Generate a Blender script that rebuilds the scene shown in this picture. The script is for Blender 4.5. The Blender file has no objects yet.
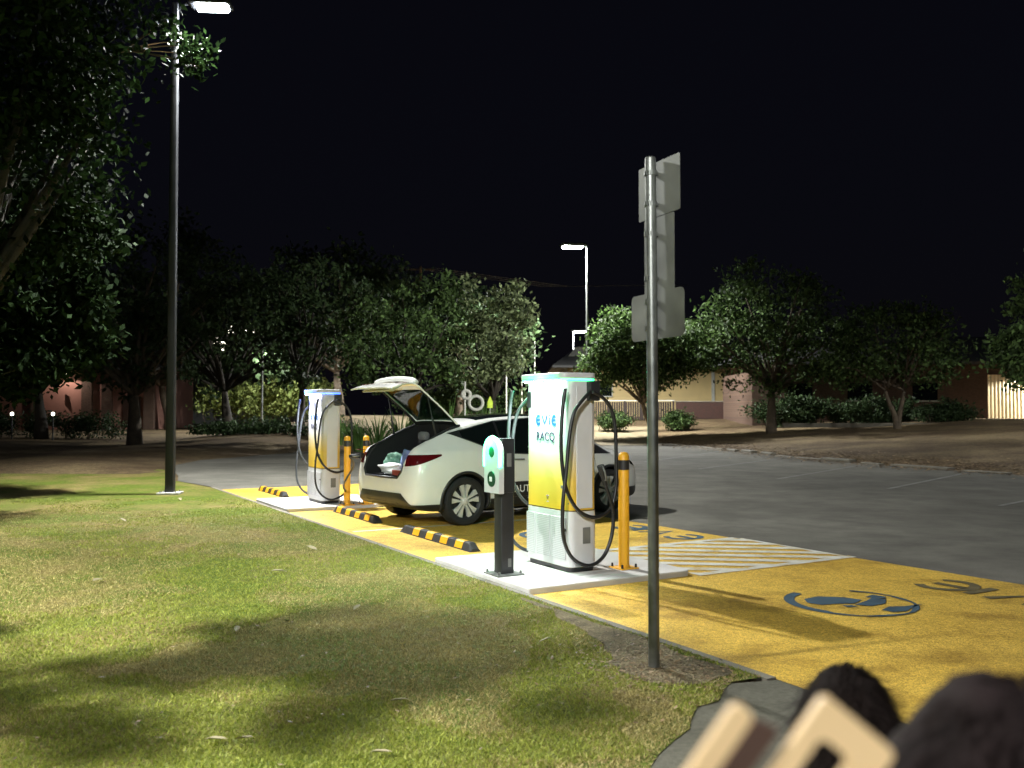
import bpy, bmesh, math, random
import numpy as np
from mathutils import Vector, Matrix, noise
R = math.radians
rnd = random.Random(7)
nr = np.random.default_rng(11)
sc = bpy.context.scene
COL = sc.collection

# ------------------------------------------------------------ camera maths
F = 900.0; HZ = 412.0; CH = 1.65
PITCH = math.atan((HZ - 384) / F)
def ray(px, py):
    x = (px - 512) / F; z = -(py - 384) / F; y = 1.0
    c, s = math.cos(PITCH), math.sin(PITCH)
    return Vector((x, y * c - z * s, y * s + z * c))
def P(px, py, Y):
    d = ray(px, py); k = Y / d.y
    return Vector((d.x * k, Y, CH + d.z * k))
def G(px, py, z=0.0):
    d = ray(px, py); k = (z - CH) / d.z
    return Vector((d.x * k, d.y * k, z))
# bay frame: local x = t (into the bay), local y = s (along the row)
BA = R(30); BO = Vector((0.154, 8.16, 0))
V = Vector((math.cos(BA), math.sin(BA), 0)); U = Vector((-math.sin(BA), math.cos(BA), 0))
def ST(s, t, z=0.0): return BO + U * s + V * t + Vector((0, 0, z))

# ------------------------------------------------------------ materials
MATS = {}
def nodes(name):
    m = bpy.data.materials.new(name); m.use_nodes = True
    nt = m.node_tree; b = nt.nodes['Principled BSDF']
    MATS[name] = m
    return m, nt, b
def N(nt, t, **kw):
    n = nt.nodes.new(t)
    for k, v in kw.items():
        if k.startswith('i_'):
            n.inputs[k[2:].replace('_', ' ')].default_value = v
        else: setattr(n, k, v)
    return n
def ramp(nt, src, stops):
    r = nt.nodes.new('ShaderNodeValToRGB'); e = r.color_ramp.elements
    while len(e) < len(stops): e.new(0.5)
    for i, (p, c) in enumerate(stops):
        e[i].position = p; e[i].color = (*c, 1) if len(c) == 3 else c
    nt.links.new(src, r.inputs[0]); return r
def mat(name, col, rough=0.5, metal=0.0, vary=0.12, vscale=6.0, bump=0.0, bscale=60.0, coat=0.0, spec=0.5, emis=None, estr=0.0):
    m, nt, b = nodes(name)
    tc = N(nt, 'ShaderNodeTexCoord')
    no = N(nt, 'ShaderNodeTexNoise'); no.inputs['Scale'].default_value = vscale; no.inputs['Detail'].default_value = 6
    nt.links.new(tc.outputs['Object'], no.inputs['Vector'])
    lo = [c * (1 - vary) for c in col]; hi = [min(1, c * (1 + vary)) for c in col]
    r = ramp(nt, no.outputs['Fac'], [(0.3, lo), (0.7, hi)])
    nt.links.new(r.outputs[0], b.inputs['Base Color'])
    b.inputs['Roughness'].default_value = rough; b.inputs['Metallic'].default_value = metal
    b.inputs['Coat Weight'].default_value = coat; b.inputs['Specular IOR Level'].default_value = spec
    rr = ramp(nt, no.outputs['Fac'], [(0.25, (rough * .8,) * 3), (0.75, (min(1, rough * 1.2),) * 3)])
    nt.links.new(rr.outputs[0], b.inputs['Roughness'])
    if bump > 0:
        n2 = N(nt, 'ShaderNodeTexNoise'); n2.inputs['Scale'].default_value = bscale; n2.inputs['Detail'].default_value = 5
        nt.links.new(tc.outputs['Object'], n2.inputs['Vector'])
        bp = N(nt, 'ShaderNodeBump'); bp.inputs['Strength'].default_value = bump; bp.inputs['Distance'].default_value = 0.02
        nt.links.new(n2.outputs['Fac'], bp.inputs['Height']); nt.links.new(bp.outputs[0], b.inputs['Normal'])
    if emis:
        b.inputs['Emission Color'].default_value = (*emis, 1); b.inputs['Emission Strength'].default_value = estr
    return m
M = {}
M['carwhite'] = mat('car_paint', (0.80, 0.80, 0.77), 0.22, coat=0.8, vary=0.02)
M['black'] = mat('black_plastic', (0.018, 0.018, 0.02), 0.45)
M['interior'] = mat('dark_trim', (0.012, 0.012, 0.013), 0.8, spec=0.2)
M['glassdark'] = mat('dark_car_glass', (0.006, 0.009, 0.009), 0.05, coat=0.5, vary=0.0)
M['rubber'] = mat('tyre_rubber', (0.016, 0.016, 0.017), 0.75, bump=.2)
M['rim'] = mat('alloy', (0.66, 0.65, 0.62), 0.32, metal=0.15, coat=.3)
M['rimdark'] = mat('dark_alloy', (0.04, 0.04, 0.042), 0.4, metal=0.5)
M['tail'] = mat('tail_light_plastic', (0.075, 0.004, 0.006), 0.12, coat=0.6)
M['chargewhite'] = mat('charger_white', (0.56, 0.56, 0.57), 0.38, vary=0.04)
M['cable'] = mat('cable_rubber', (0.012, 0.012, 0.013), 0.42)
M['cablegrey'] = mat('grey_cable', (0.05, 0.055, 0.06), 0.5)
M['ornament'] = mat('weathered_white', (0.36, 0.36, 0.31), 0.8)
M['blue'] = mat('blue_print', (0.004, 0.085, 0.34), 0.6)
M['navy'] = mat('navy_print', (0.012, 0.014, 0.05), 0.4)
M['postdark'] = mat('dark_post_paint', (0.018, 0.019, 0.022), 0.4)
M['yellow'] = mat('yellow_powder_coat', (0.78, 0.40, 0.02), 0.4, vary=.06, bump=.05)
M['galv'] = mat('galvanised_steel', (0.20, 0.21, 0.20), 0.42, metal=0.75, vary=.25, vscale=9)
M['signback'] = mat('aluminium_sign_back', (0.17, 0.175, 0.165), 0.55, metal=0.3, vary=.2, vscale=5)
M['palewood'] = mat('pale_wood', (0.72, 0.50, 0.27), 0.5, vary=.05, vscale=8)
M['fencewood'] = mat('fence_board', (0.022, 0.013, 0.009), 0.8, vary=.4, vscale=2)
M['brownwood'] = mat('brown_board', (0.045, 0.02, 0.012), 0.6, vary=.2)
M['bark'] = mat('bark', (0.10, 0.075, 0.05), 0.9, vary=.4, vscale=4, bump=.8, bscale=25)
M['barkdark'] = mat('dark_bark', (0.03, 0.024, 0.017), 0.95, vary=.4, vscale=4, bump=.8, bscale=25)
M['barkpale'] = mat('pale_bark', (0.22, 0.16, 0.10), 0.9, vary=.35, vscale=4, bump=.6, bscale=25)
M['reddish'] = mat('red_plastic', (0.30, 0.05, 0.03), 0.5)
M['bluecloth'] = mat('blue_cloth', (0.16, 0.22, 0.42), 0.9, vary=.3, bump=.5)
M['whitecloth'] = mat('white_cloth', (0.70, 0.72, 0.74), 0.9, vary=.1, bump=.4)
M['greenbag'] = mat('green_bag', (0.10, 0.24, 0.17), 0.7, vary=.3, bump=.4)
M['cream'] = mat('cream_wall', (0.55, 0.42, 0.20), 0.8, vary=.08, vscale=1)
M['pinkwall'] = mat('pink_render', (0.34, 0.17, 0.13), 0.85, vary=.15, vscale=.6)
M['roof'] = mat('roof_sheet', (0.10, 0.10, 0.10), 0.6, vary=.2)
M['garage'] = mat('pale_steel_door', (0.70, 0.62, 0.45), 0.5, vary=.05)
M['skin'] = mat('skin', (0.45, 0.26, 0.18), 0.5)
M['hair'] = mat('dark_hair', (0.010, 0.006, 0.005), 0.75, vary=.3, spec=.12)
M['hair2'] = mat('brown_hair', (0.013, 0.008, 0.008), 0.75, vary=.3, spec=.12)
M['shirt'] = mat('dark_purple_cloth', (0.035, 0.022, 0.035), 0.9, bump=.3)
M['shirt2'] = mat('dark_grey_cloth', (0.03, 0.028, 0.032), 0.9, bump=.3)
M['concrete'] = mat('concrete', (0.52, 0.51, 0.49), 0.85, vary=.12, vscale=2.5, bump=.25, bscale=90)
M['earth'] = None
M['kerb'] = mat('old_concrete', (0.15, 0.135, 0.105), 0.9, vary=.3, vscale=2.0, bump=.4, bscale=40)
m, nt, b = nodes('white_road_paint'); M['markwhite'] = m
tc = N(nt, 'ShaderNodeTexCoord'); no = N(nt, 'ShaderNodeTexNoise'); no.inputs['Scale'].default_value = 3.2; no.inputs['Detail'].default_value = 12; no.inputs['Roughness'].default_value = .72
nt.links.new(tc.outputs['Object'], no.inputs['Vector'])
r = ramp(nt, no.outputs['Fac'], [(0.36, (0.44, 0.29, 0.06)), (0.44, (0.50, 0.46, 0.36)), (0.60, (0.62, 0.61, 0.56))]); nt.links.new(r.outputs[0], b.inputs['Base Color']); b.inputs['Roughness'].default_value = .7
M['mark_dark'] = mat('blue_grey_road_paint', (0.035, 0.075, 0.11), 0.7, vary=.3, vscale=8)
M['mark_faded'] = mat('faded_dark_road_paint', (0.11, 0.085, 0.03), 0.8, vary=.4, vscale=8)
M['linefaded'] = mat('faded_white_line', (0.13, 0.13, 0.12), 0.85, vary=.5, vscale=4)
M['whiteprint'] = mat('white_print', (0.8, 0.8, 0.8), 0.4)
M['greendisc'] = mat('dark_green_plastic', (0.01, 0.06, 0.03), 0.3)
M['limeplastic'] = mat('lime_plastic', (0.5, 0.65, 0.05), 0.5)
M['whitepaint'] = mat('white_paint', (0.45, 0.45, 0.40), 0.6)
M['greycloth'] = mat('grey_cloth', (0.14, 0.14, 0.145), 0.9)
M['hatchglass'] = None
def emit(name, col, s):
    m, nt, b = nodes(name); b.inputs['Base Color'].default_value = (0.8, 0.8, 0.8, 1)
    b.inputs['Emission Color'].default_value = (*col, 1); b.inputs['Emission Strength'].default_value = s
    return m
M['lampglow'] = emit('lamp_lens', (0.9, 0.96, 1.0), 260)
M['chargeglow'] = emit('charger_downlight', (0.95, 0.96, 1.0), 45)
M['greenglow'] = emit('green_light_band', (0.0, 0.85, 0.26), 1.6)
M['blueglow'] = emit('blue_light_band', (0.01, 0.10, 1.0), 2.5)
M['arcglow'] = emit('green_arch_light', (0.05, 1.0, 0.42), 4.2)
M['winglow'] = emit('lit_window', (1.0, 0.93, 0.75), 3)
m, nt, b = nodes('tinted_glass'); M['hatchglass'] = m
b.inputs['Base Color'].default_value = (0.01, 0.03, 0.02, 1); b.inputs['Roughness'].default_value = 0.03
tr = N(nt, 'ShaderNodeBsdfTransparent'); tr.inputs[0].default_value = (0.035, 0.06, 0.045, 1)
mx = N(nt, 'ShaderNodeMixShader'); mx.inputs[0].default_value = 0.35
nt.links.new(tr.outputs[0], mx.inputs[1]); nt.links.new(b.outputs[0], mx.inputs[2])
nt.links.new(mx.outputs[0], nt.nodes['Material Output'].inputs[0])

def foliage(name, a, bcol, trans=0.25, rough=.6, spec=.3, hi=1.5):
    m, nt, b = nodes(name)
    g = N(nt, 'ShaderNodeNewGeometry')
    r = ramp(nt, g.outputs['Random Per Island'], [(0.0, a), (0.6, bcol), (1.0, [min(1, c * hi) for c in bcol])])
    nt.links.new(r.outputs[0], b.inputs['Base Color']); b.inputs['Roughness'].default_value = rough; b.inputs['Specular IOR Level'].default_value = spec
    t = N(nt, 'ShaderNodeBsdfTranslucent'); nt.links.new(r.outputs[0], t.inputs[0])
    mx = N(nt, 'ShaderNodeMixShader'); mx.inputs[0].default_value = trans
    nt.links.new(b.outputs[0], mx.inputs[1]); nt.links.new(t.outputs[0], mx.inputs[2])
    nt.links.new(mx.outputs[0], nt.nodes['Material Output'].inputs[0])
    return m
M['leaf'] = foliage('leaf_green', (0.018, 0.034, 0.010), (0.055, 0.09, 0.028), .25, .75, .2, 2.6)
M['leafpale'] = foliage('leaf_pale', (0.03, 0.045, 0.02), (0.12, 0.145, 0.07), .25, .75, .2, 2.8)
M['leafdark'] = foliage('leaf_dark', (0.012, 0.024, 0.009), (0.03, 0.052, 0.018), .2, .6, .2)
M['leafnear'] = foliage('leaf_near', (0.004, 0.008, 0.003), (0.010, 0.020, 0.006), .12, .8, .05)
M['straps'] = foliage('strap_leaf', (0.04, 0.09, 0.02), (0.09, 0.17, 0.04))
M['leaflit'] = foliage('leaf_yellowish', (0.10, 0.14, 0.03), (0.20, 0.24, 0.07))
M['blade'] = foliage('grass_blade', (0.12, 0.17, 0.015), (0.25, 0.27, 0.045), .3)
M['blade_dry'] = foliage('dry_grass_blade', (0.20, 0.16, 0.05), (0.36, 0.30, 0.12), .3)
M['litter'] = foliage('leaf_litter', (0.07, 0.042, 0.02), (0.20, 0.135, 0.07), .05)

# ground materials
def ground_mat(name, layers, bump=.5, bscale=120, rough=.95, bdist=.03):
    """layers: list of (noise scale, detail, lo stop, hi stop, colour A, colour B) mixed in turn"""
    m, nt, b = nodes(name); tc = N(nt, 'ShaderNodeTexCoord'); prev = None
    for i, (s, d, lo, hi, ca, cb) in enumerate(layers):
        no = N(nt, 'ShaderNodeTexNoise'); no.inputs['Scale'].default_value = s; no.inputs['Detail'].default_value = d
        no.inputs['Roughness'].default_value = .65
        mp = N(nt, 'ShaderNodeMapping'); mp.inputs['Location'].default_value = (i * 7.3, i * 3.1, 0)
        nt.links.new(tc.outputs['Object'], mp.inputs[0]); nt.links.new(mp.outputs[0], no.inputs['Vector'])
        if prev is None:
            r = ramp(nt, no.outputs['Fac'], [(lo, ca), (hi, cb)]); prev = r.outputs[0]
        else:
            r = ramp(nt, no.outputs['Fac'], [(lo, ca), (hi, cb)])
            mm = N(nt, 'ShaderNodeMix', data_type='RGBA', blend_type='MULTIPLY'); mm.inputs[0].default_value = 1
            nt.links.new(prev, mm.inputs[6]); nt.links.new(r.outputs[0], mm.inputs[7]); prev = mm.outputs[2]
    nt.links.new(prev, b.inputs['Base Color']); b.inputs['Roughness'].default_value = rough
    b.inputs['Specular IOR Level'].default_value = .25
    n2 = N(nt, 'ShaderNodeTexNoise'); n2.inputs['Scale'].default_value = bscale; n2.inputs['Detail'].default_value = 4
    nt.links.new(tc.outputs['Object'], n2.inputs['Vector'])
    bp = N(nt, 'ShaderNodeBump'); bp.inputs['Strength'].default_value = bump; bp.inputs['Distance'].default_value = bdist
    nt.links.new(n2.outputs['Fac'], bp.inputs['Height']); nt.links.new(bp.outputs[0], b.inputs['Normal'])
    return m
W3 = (1, 1, 1)
M['lawn'] = ground_mat('lawn_turf', [(0.55, 4, .42, .62, (0.13, 0.18, 0.02), (0.27, 0.22, 0.08)), (9, 5, .3, .7, (.6, .6, .6), (1.15, 1.1, 1.0)), (60, 3, .35, .65, (.65, .65, .6), (1.2, 1.2, 1.2))], bump=.9, bscale=70, bdist=.05)
M['dirt'] = ground_mat('bare_earth', [(0.35, 5, .38, .62, (0.10, 0.066, 0.036), (0.20, 0.15, 0.08)), (8, 5, .3, .7, (.5, .5, .5), (1.2, 1.15, 1.1)), (45, 3, .35, .65, (.6, .6, .6), (1.3, 1.3, 1.3))], bump=.9, bscale=40, bdist=.05)
M['asphalt'] = ground_mat('asphalt', [(0.25, 6, .35, .65, (0.105, 0.10, 0.085), (0.16, 0.152, 0.13)), (0.07, 3, .35, .6, (.6, .6, .6), (1.1, 1.1, 1.1)), (1.3, 8, .3, .62, (.68, .68, .68), (1.12, 1.12, 1.12)), (130, 2, .3, .7, (.55, .55, .55), (1.4, 1.4, 1.4))], bump=.6, bscale=160, bdist=.008)
M['bayyellow'] = ground_mat('yellow_bay_paint', [(0.5, 5, .35, .65, (0.56, 0.36, 0.055), (0.70, 0.47, 0.085)), (0.8, 9, .30, .50, (.52, .47, .40), (1.06, 1.06, 1.06)), (3.3, 8, .28, .5, (.70, .66, .58), (1.04, 1.04, 1.04)), (22, 5, .25, .6, (.72, .7, .64), (1.1, 1.1, 1.1)), (120, 2, .34, .60, (.45, .42, .34), (1.25, 1.25, 1.25))], bump=.6, bscale=170, bdist=.008, rough=.55)
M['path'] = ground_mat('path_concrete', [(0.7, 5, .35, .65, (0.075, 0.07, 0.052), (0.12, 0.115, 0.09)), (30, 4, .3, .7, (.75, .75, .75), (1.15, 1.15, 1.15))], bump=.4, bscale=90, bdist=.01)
M['earth'] = ground_mat('trodden_earth', [(2.5, 8, .35, .65, (0.10, 0.08, 0.045), (0.26, 0.21, 0.12)), (40, 4, .3, .7, (.5, .5, .5), (1.3, 1.3, 1.3))], bump=1, bscale=50, bdist=.04)
M['sand'] = ground_mat('sandy_yard', [(0.5, 5, .35, .65, (0.13, 0.10, 0.06), (0.22, 0.18, 0.11))], bump=.3, bscale=20)

# charger front: white fading to yellow print low down (a printed wrap)
m, nt, b = nodes('charger_wrap'); M['wrap'] = m
tc = N(nt, 'ShaderNodeTexCoord'); sp = N(nt, 'ShaderNodeSeparateXYZ'); nt.links.new(tc.outputs['Object'], sp.inputs[0])
mr = N(nt, 'ShaderNodeMapRange'); mr.inputs[1].default_value = 0.60; mr.inputs[2].default_value = 1.45
nt.links.new(sp.outputs['Z'], mr.inputs[0])
r = ramp(nt, mr.outputs[0], [(0.0, (0.68, 0.43, 0.03)), (0.36, (0.66, 0.45, 0.08)), (0.58, (0.60, 0.50, 0.28)), (0.80, (0.56, 0.56, 0.575))])
nt.links.new(r.outputs[0], b.inputs['Base Color']); b.inputs['Roughness'].default_value = .35
# grille plate
m, nt, b = nodes('perforated_grille'); M['grille'] = m
tc = N(nt, 'ShaderNodeTexCoord'); vo = N(nt, 'ShaderNodeTexVoronoi'); vo.inputs['Scale'].default_value = 55; vo.inputs['Randomness'].default_value = 0
nt.links.new(tc.outputs['Object'], vo.inputs['Vector'])
r = ramp(nt, vo.outputs['Distance'], [(0.30, (0.14, 0.14, 0.15)), (0.42, (0.55, 0.55, 0.57))])
nt.links.new(r.outputs[0], b.inputs['Base Color']); b.inputs['Roughness'].default_value = .5
# brick
def brick(name, a, bb, mort, scale=4.0):
    m, nt, b = nodes(name); tc = N(nt, 'ShaderNodeTexCoord'); br = N(nt, 'ShaderNodeTexBrick')
    mp = N(nt, 'ShaderNodeMapping'); mp.inputs['Rotation'].default_value = (R(90), 0, 0)
    nt.links.new(tc.outputs['Object'], mp.inputs[0]); nt.links.new(mp.outputs[0], br.inputs['Vector'])
    br.inputs['Scale'].default_value = scale
    br.inputs['Color1'].default_value = (*a, 1); br.inputs['Color2'].default_value = (*bb, 1); br.inputs['Mortar'].default_value = (*mort, 1)
    nt.links.new(br.outputs[0], b.inputs['Base Color']); b.inputs['Roughness'].default_value = .9; return m
M['brick'] = brick('red_brick', (0.05, 0.016, 0.011), (0.032, 0.012, 0.009), (0.04, 0.03, 0.024))
M['darkbrick'] = brick('dark_brick', (0.13, 0.075, 0.05), (0.09, 0.05, 0.035), (0.12, 0.10, 0.08))

# ------------------------------------------------------------ mesh builder
class MB:
    def __init__(self): self.v = []; self.f = []
    def add(self, vs, fs, mtx=None):
        o = len(self.v)
        self.v += [tuple(mtx @ Vector(p)) if mtx else tuple(p) for p in vs]
        self.f += [tuple(i + o for i in f) for f in fs]; return self
    def box(self, c, s, rz=0, bevel=0.0, mtx=None):
        bm = bmesh.new(); bmesh.ops.create_cube(bm, size=1)
        for v in bm.verts: v.co = Vector((v.co.x * s[0], v.co.y * s[1], v.co.z * s[2]))
        if bevel > 0: bmesh.ops.bevel(bm, geom=bm.edges[:], offset=bevel, segments=2, affect='EDGES', profile=.5)
        t = Matrix.Translation(c) @ Matrix.Rotation(rz, 4, 'Z')
        if mtx: t = mtx @ t
        vs = [t @ v.co for v in bm.verts]; bm.verts.index_update()
        fs = [[v.index for v in f.verts] for f in bm.faces]; bm.free()
        return self.add(vs, fs)
    def tube(self, pts, r, n=8, cap=True):
        pts = [Vector(p) for p in pts]; k = len(pts)
        rs = r if isinstance(r, (list, tuple)) else [r] * k
        vs, fs = [], []; prev = None
        for i, p in enumerate(pts):
            d = (pts[min(i + 1, k - 1)] - pts[max(i - 1, 0)]).normalized()
            if prev is None:
                a = d.cross(Vector((0, 0, 1)))
                if a.length < .05: a = d.cross(Vector((0, 1, 0)))
                a.normalize()
            else:
                a = (prev - d * prev.dot(d)).normalized()
            prev = a; bb = d.cross(a)
            for j in range(n):
                t = 2 * math.pi * j / n
                vs.append(p + (a * math.cos(t) + bb * math.sin(t)) * rs[i])
        for i in range(k - 1):
            for j in range(n):
                fs.append((i * n + j, i * n + (j + 1) % n, (i + 1) * n + (j + 1) % n, (i + 1) * n + j))
        if cap: fs.append(tuple(range(n))[::-1]); fs.append(tuple((k - 1) * n + j for j in range(n)))
        return self.add(vs, fs)
    def prism(self, poly, z0, z1, mtx=None):
        n = len(poly)
        vs = [(p[0], p[1], z0) for p in poly] + [(p[0], p[1], z1) for p in poly]
        fs = [tuple(range(n))[::-1], tuple(range(n, 2 * n))] + [(i, (i + 1) % n, n + (i + 1) % n, n + i) for i in range(n)]
        return self.add(vs, fs, mtx)
    def lathe(self, prof, n=32, mtx=None, closed=False):
        """profile of (radius, height) turned about local z"""
        k = len(prof); vs, fs = [], []
        for (r, h) in prof:
            for j in range(n):
                t = 2 * math.pi * j / n; vs.append((r * math.cos(t), r * math.sin(t), h))
        for i in range(k if closed else k - 1):
            i2 = (i + 1) % k
            for j in range(n): fs.append((i * n + j, i * n + (j + 1) % n, i2 * n + (j + 1) % n, i2 * n + j))
        return self.add(vs, fs, mtx)
    def build(self, name, m, parent=None, smooth=False, fix=True):
        me = bpy.data.meshes.new(name); me.from_pydata(self.v, [], self.f)
        return link(name, me, m, parent, smooth, fix)
def link(name, me, m, parent=None, smooth=False, fix=True):
    if fix:
        bm = bmesh.new(); bm.from_mesh(me); bmesh.ops.recalc_face_normals(bm, faces=bm.faces); bm.to_mesh(me); bm.free()
    if m is not None and len(me.materials) == 0: me.materials.append(m)
    if smooth is True: me.polygons.foreach_set('use_smooth', [True] * len(me.polygons))
    elif smooth: 
        me.polygons.foreach_set('use_smooth', [True] * len(me.polygons)); me.set_sharp_from_angle(angle=R(smooth))
    me.update()
    o = bpy.data.objects.new(name, me); COL.objects.link(o)
    if parent: o.parent = parent
    return o
def tag(o, label=None, cat=None, group=None, kind=None):
    if label: o['label'] = label
    if cat: o['category'] = cat
    if group: o['group'] = group
    if kind: o['kind'] = kind
    return o
def thing(name, label, cat, loc=(0, 0, 0), rz=0, group=None):
    o = bpy.data.objects.new(name, None); COL.objects.link(o); o.empty_display_size = .2
    o.location = loc; o.rotation_euler = (0, 0, rz); return tag(o, label, cat, group)
def dup(root, loc, rz, label=None, group=None):
    r = root.copy(); COL.objects.link(r); r.location = loc; r.rotation_euler = (0, 0, rz)
    if label: r['label'] = label
    if group: r['group'] = group
    for ch in list(root.children):
        c = ch.copy(); COL.objects.link(c); c.parent = r
        for g in ch.children:
            d = g.copy(); COL.objects.link(d); d.parent = c
    return r
def rrect(w, h, r, n=5):
    """rounded rectangle centred on 0"""
    out = []
    for cx, cy, a0 in ((w/2-r, h/2-r, 0), (-w/2+r, h/2-r, 90), (-w/2+r, -h/2+r, 180), (w/2-r, -h/2+r, 270)):
        for i in range(n + 1):
            a = R(a0 + 90 * i / n); out.append((cx + r * math.cos(a), cy + r * math.sin(a)))
    return out
def spline(pts, k=8):
    pts = [Vector(p) for p in pts]; out = []
    q = [pts[0] * 2 - pts[1]] + pts + [pts[-1] * 2 - pts[-2]]
    for i in range(1, len(q) - 2):
        for j in range(k):
            t = j / k
            out.append(.5 * ((2 * q[i]) + (-q[i-1] + q[i+1]) * t + (2*q[i-1] - 5*q[i] + 4*q[i+1] - q[i+2]) * t*t + (-q[i-1] + 3*q[i] - 3*q[i+1] + q[i+2]) * t**3))
    out.append(pts[-1]); return out
def text_mesh(s, size, depth=.002, bold=0.0, spacing=1.0):
    cu = bpy.data.curves.new('t', 'FONT'); cu.body = s; cu.size = size; cu.extrude = depth; cu.align_x = 'CENTER'; cu.offset = bold; cu.space_character = spacing
    o = bpy.data.objects.new('t', cu); COL.objects.link(o)
    dg = bpy.context.evaluated_depsgraph_get()
    me = bpy.data.meshes.new_from_object(o.evaluated_get(dg)); bpy.data.objects.remove(o); me.name = 'lettering'
    return me
# ============================================================ GROUND
from mathutils.geometry import tessellate_polygon
K = [(-8.65, 23.4), (-9.6, 25.5), (-10.5, 28.2), (-10.7, 31), (-8.9, 36.6), (-6.2, 39.5), (0, 43), (4.2, 50.5), (6.3, 50.5), (8.9, 42.2), (10.3, 32.5), (11.6, 27.5), (13.4, 23.6), (19, 12), (30, -12)]
LOT = K + [(30, -30), (-260, -30), (-260, 22.0)]
def inside(x, y, poly):
    c = False; n = len(poly)
    for i in range(n):
        x1, y1 = poly[i]; x2, y2 = poly[(i + 1) % n]
        if (y1 > y) != (y2 > y) and x < (x2 - x1) * (y - y1) / (y2 - y1) + x1: c = not c
    return c
def segd(x, y, pts):
    best = 1e9
    for i in range(len(pts) - 1):
        ax, ay = pts[i]; bx, by = pts[i + 1]; dx, dy = bx - ax, by - ay
        t = max(0, min(1, ((x - ax) * dx + (y - ay) * dy) / (dx * dx + dy * dy)))
        best = min(best, math.hypot(x - ax - t * dx, y - ay - t * dy))
    return best
def hgt(x, y):
    if inside(x, y, LOT): return 0.0
    d = segd(x, y, [(-260, 22.0)] + K)
    sl = float(np.interp(x, [-17, -11, 2, 9], [.022, .09, .09, .065])); cp_ = float(np.interp(x, [-17, -11, 2, 9], [.45, 1.4, 1.4, 1.25]))
    return min(cp_, sl * d) * min(1, d / 1.0)
def geo_sheet(name, poly, z, m, kind='structure', label=None, cat=None, sub=0):
    tris = tessellate_polygon([[Vector((p[0], p[1], 0)) for p in poly]])
    me = bpy.data.meshes.new(name); me.from_pydata([(p[0], p[1], z) for p in poly], [], [tuple(t) for t in tris])
    bm = bmesh.new(); bm.from_mesh(me)
    for f in bm.faces:
        f.normal_update()
        if f.normal.z < 0: f.normal_flip()
    bm.to_mesh(me); bm.free()
    o = link(name, me, m, fix=False); tag(o, label, cat, kind=kind); return o
xs = np.concatenate([np.linspace(-260, -40, 12)[:-1], np.linspace(-40, 45, 120), np.linspace(45, 260, 12)[1:]])
ys = np.concatenate([np.linspace(-30, 15, 12)[:-1], np.linspace(15, 80, 110), np.linspace(80, 400, 16)[1:]])
vs = [(x, y, -0.012 + hgt(x, y)) for y in ys for x in xs]
nx = len(xs)
fs = [(j * nx + i, j * nx + i + 1, (j + 1) * nx + i + 1, (j + 1) * nx + i) for j in range(len(ys) - 1) for i in range(nx - 1)]
me = bpy.data.meshes.new('ground'); me.from_pydata(vs, [], fs)
tag(link('ground', me, M['dirt'], smooth=True, fix=False), 'brown leaf-strewn earth under the trees around the car park', kind='structure')
s2 = lambda s, t: tuple(ST(s, t))[:2]
def wig(a, b, n, amp, seed):
    r = random.Random(seed); out = []
    for i in range(n):
        t = i / n; out.append((a[0] + (b[0] - a[0]) * t + r.uniform(-amp, amp), a[1] + (b[1] - a[1]) * t + r.uniform(-amp, amp)))
    return out
lot_poly = [s2(-14, -3), s2(-14, 0), s2(13.6, 0), (-8.0, 21.6)] + K + [(30, -30), (9, -20)]
geo_sheet('car_park', lot_poly, 0.0, M['asphalt'])
S_END = 12.7
T_FAR = 4.25
yel = [s2(-9, 0), s2(S_END, 0), s2(S_END, T_FAR - .6), s2(9, T_FAR - .25), s2(0, T_FAR), s2(-3, T_FAR + .12), s2(-9, T_FAR + .2)]
geo_sheet('charging_bays', yel, 0.004, M['bayyellow'])
# lawn: raised turf with an uneven far edge
g2 = lambda px, py: tuple(G(px, py))[:2]
LW = wig(g2(735, 684), g2(640, 768), 8, .04, 3)
lawn = [s2(13.3, -.07)] + [s2(-2.9, -.07)] + LW + [(.0, 2.6), (-.8, .5), (-2, -20), (-60, -20), (-60, 24)] + wig((-60, 27), (-16, 29), 12, .5, 5) + wig((-16, 28.5), (-10.6, 27), 6, .3, 6) + [(-9.7, 25.4), (-8.8, 23.3), (-8.1, 21.6)]
LAWN_POLY = lawn
geo_sheet('lawn', lawn, 0.012, M['lawn'])
path = [s2(-2.98, -.02), s2(-9, -.02), s2(-9, -14), (-2, -20), (-.85, .4), (-.06, 2.6)] + [(p[0] - .05, p[1] - .03) for p in reversed(LW)]
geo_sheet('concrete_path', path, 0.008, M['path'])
b = MB(); b.prism([s2(-2.95, -.075), s2(13.3, -.075), s2(13.3, 0.0), s2(-2.95, 0.0)], -.02, .016)
tag(b.build('lawn_edging', M['kerb']), kind='structure')
def ragged(pts, amp, seed, n=5):
    r = random.Random(seed); out = []
    for i in range(len(pts)):
        a, c = pts[i], pts[(i + 1) % len(pts)]
        for k in range(n): t = k / n; out.append((a[0] + (c[0] - a[0]) * t + r.uniform(-amp, amp), a[1] + (c[1] - a[1]) * t + r.uniform(-amp, amp)))
    return out
EARTH = ragged([s2(-2.75, -.13), s2(-1.6, -.11), s2(.2, -.12), s2(-.9, -.25), s2(-1.7, -.42), s2(-2.2, -.72), s2(-2.65, -.75), s2(-2.85, -.5)], .045, 12)
geo_sheet('bare_earth_patch', EARTH, .0165, M['earth'])
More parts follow.
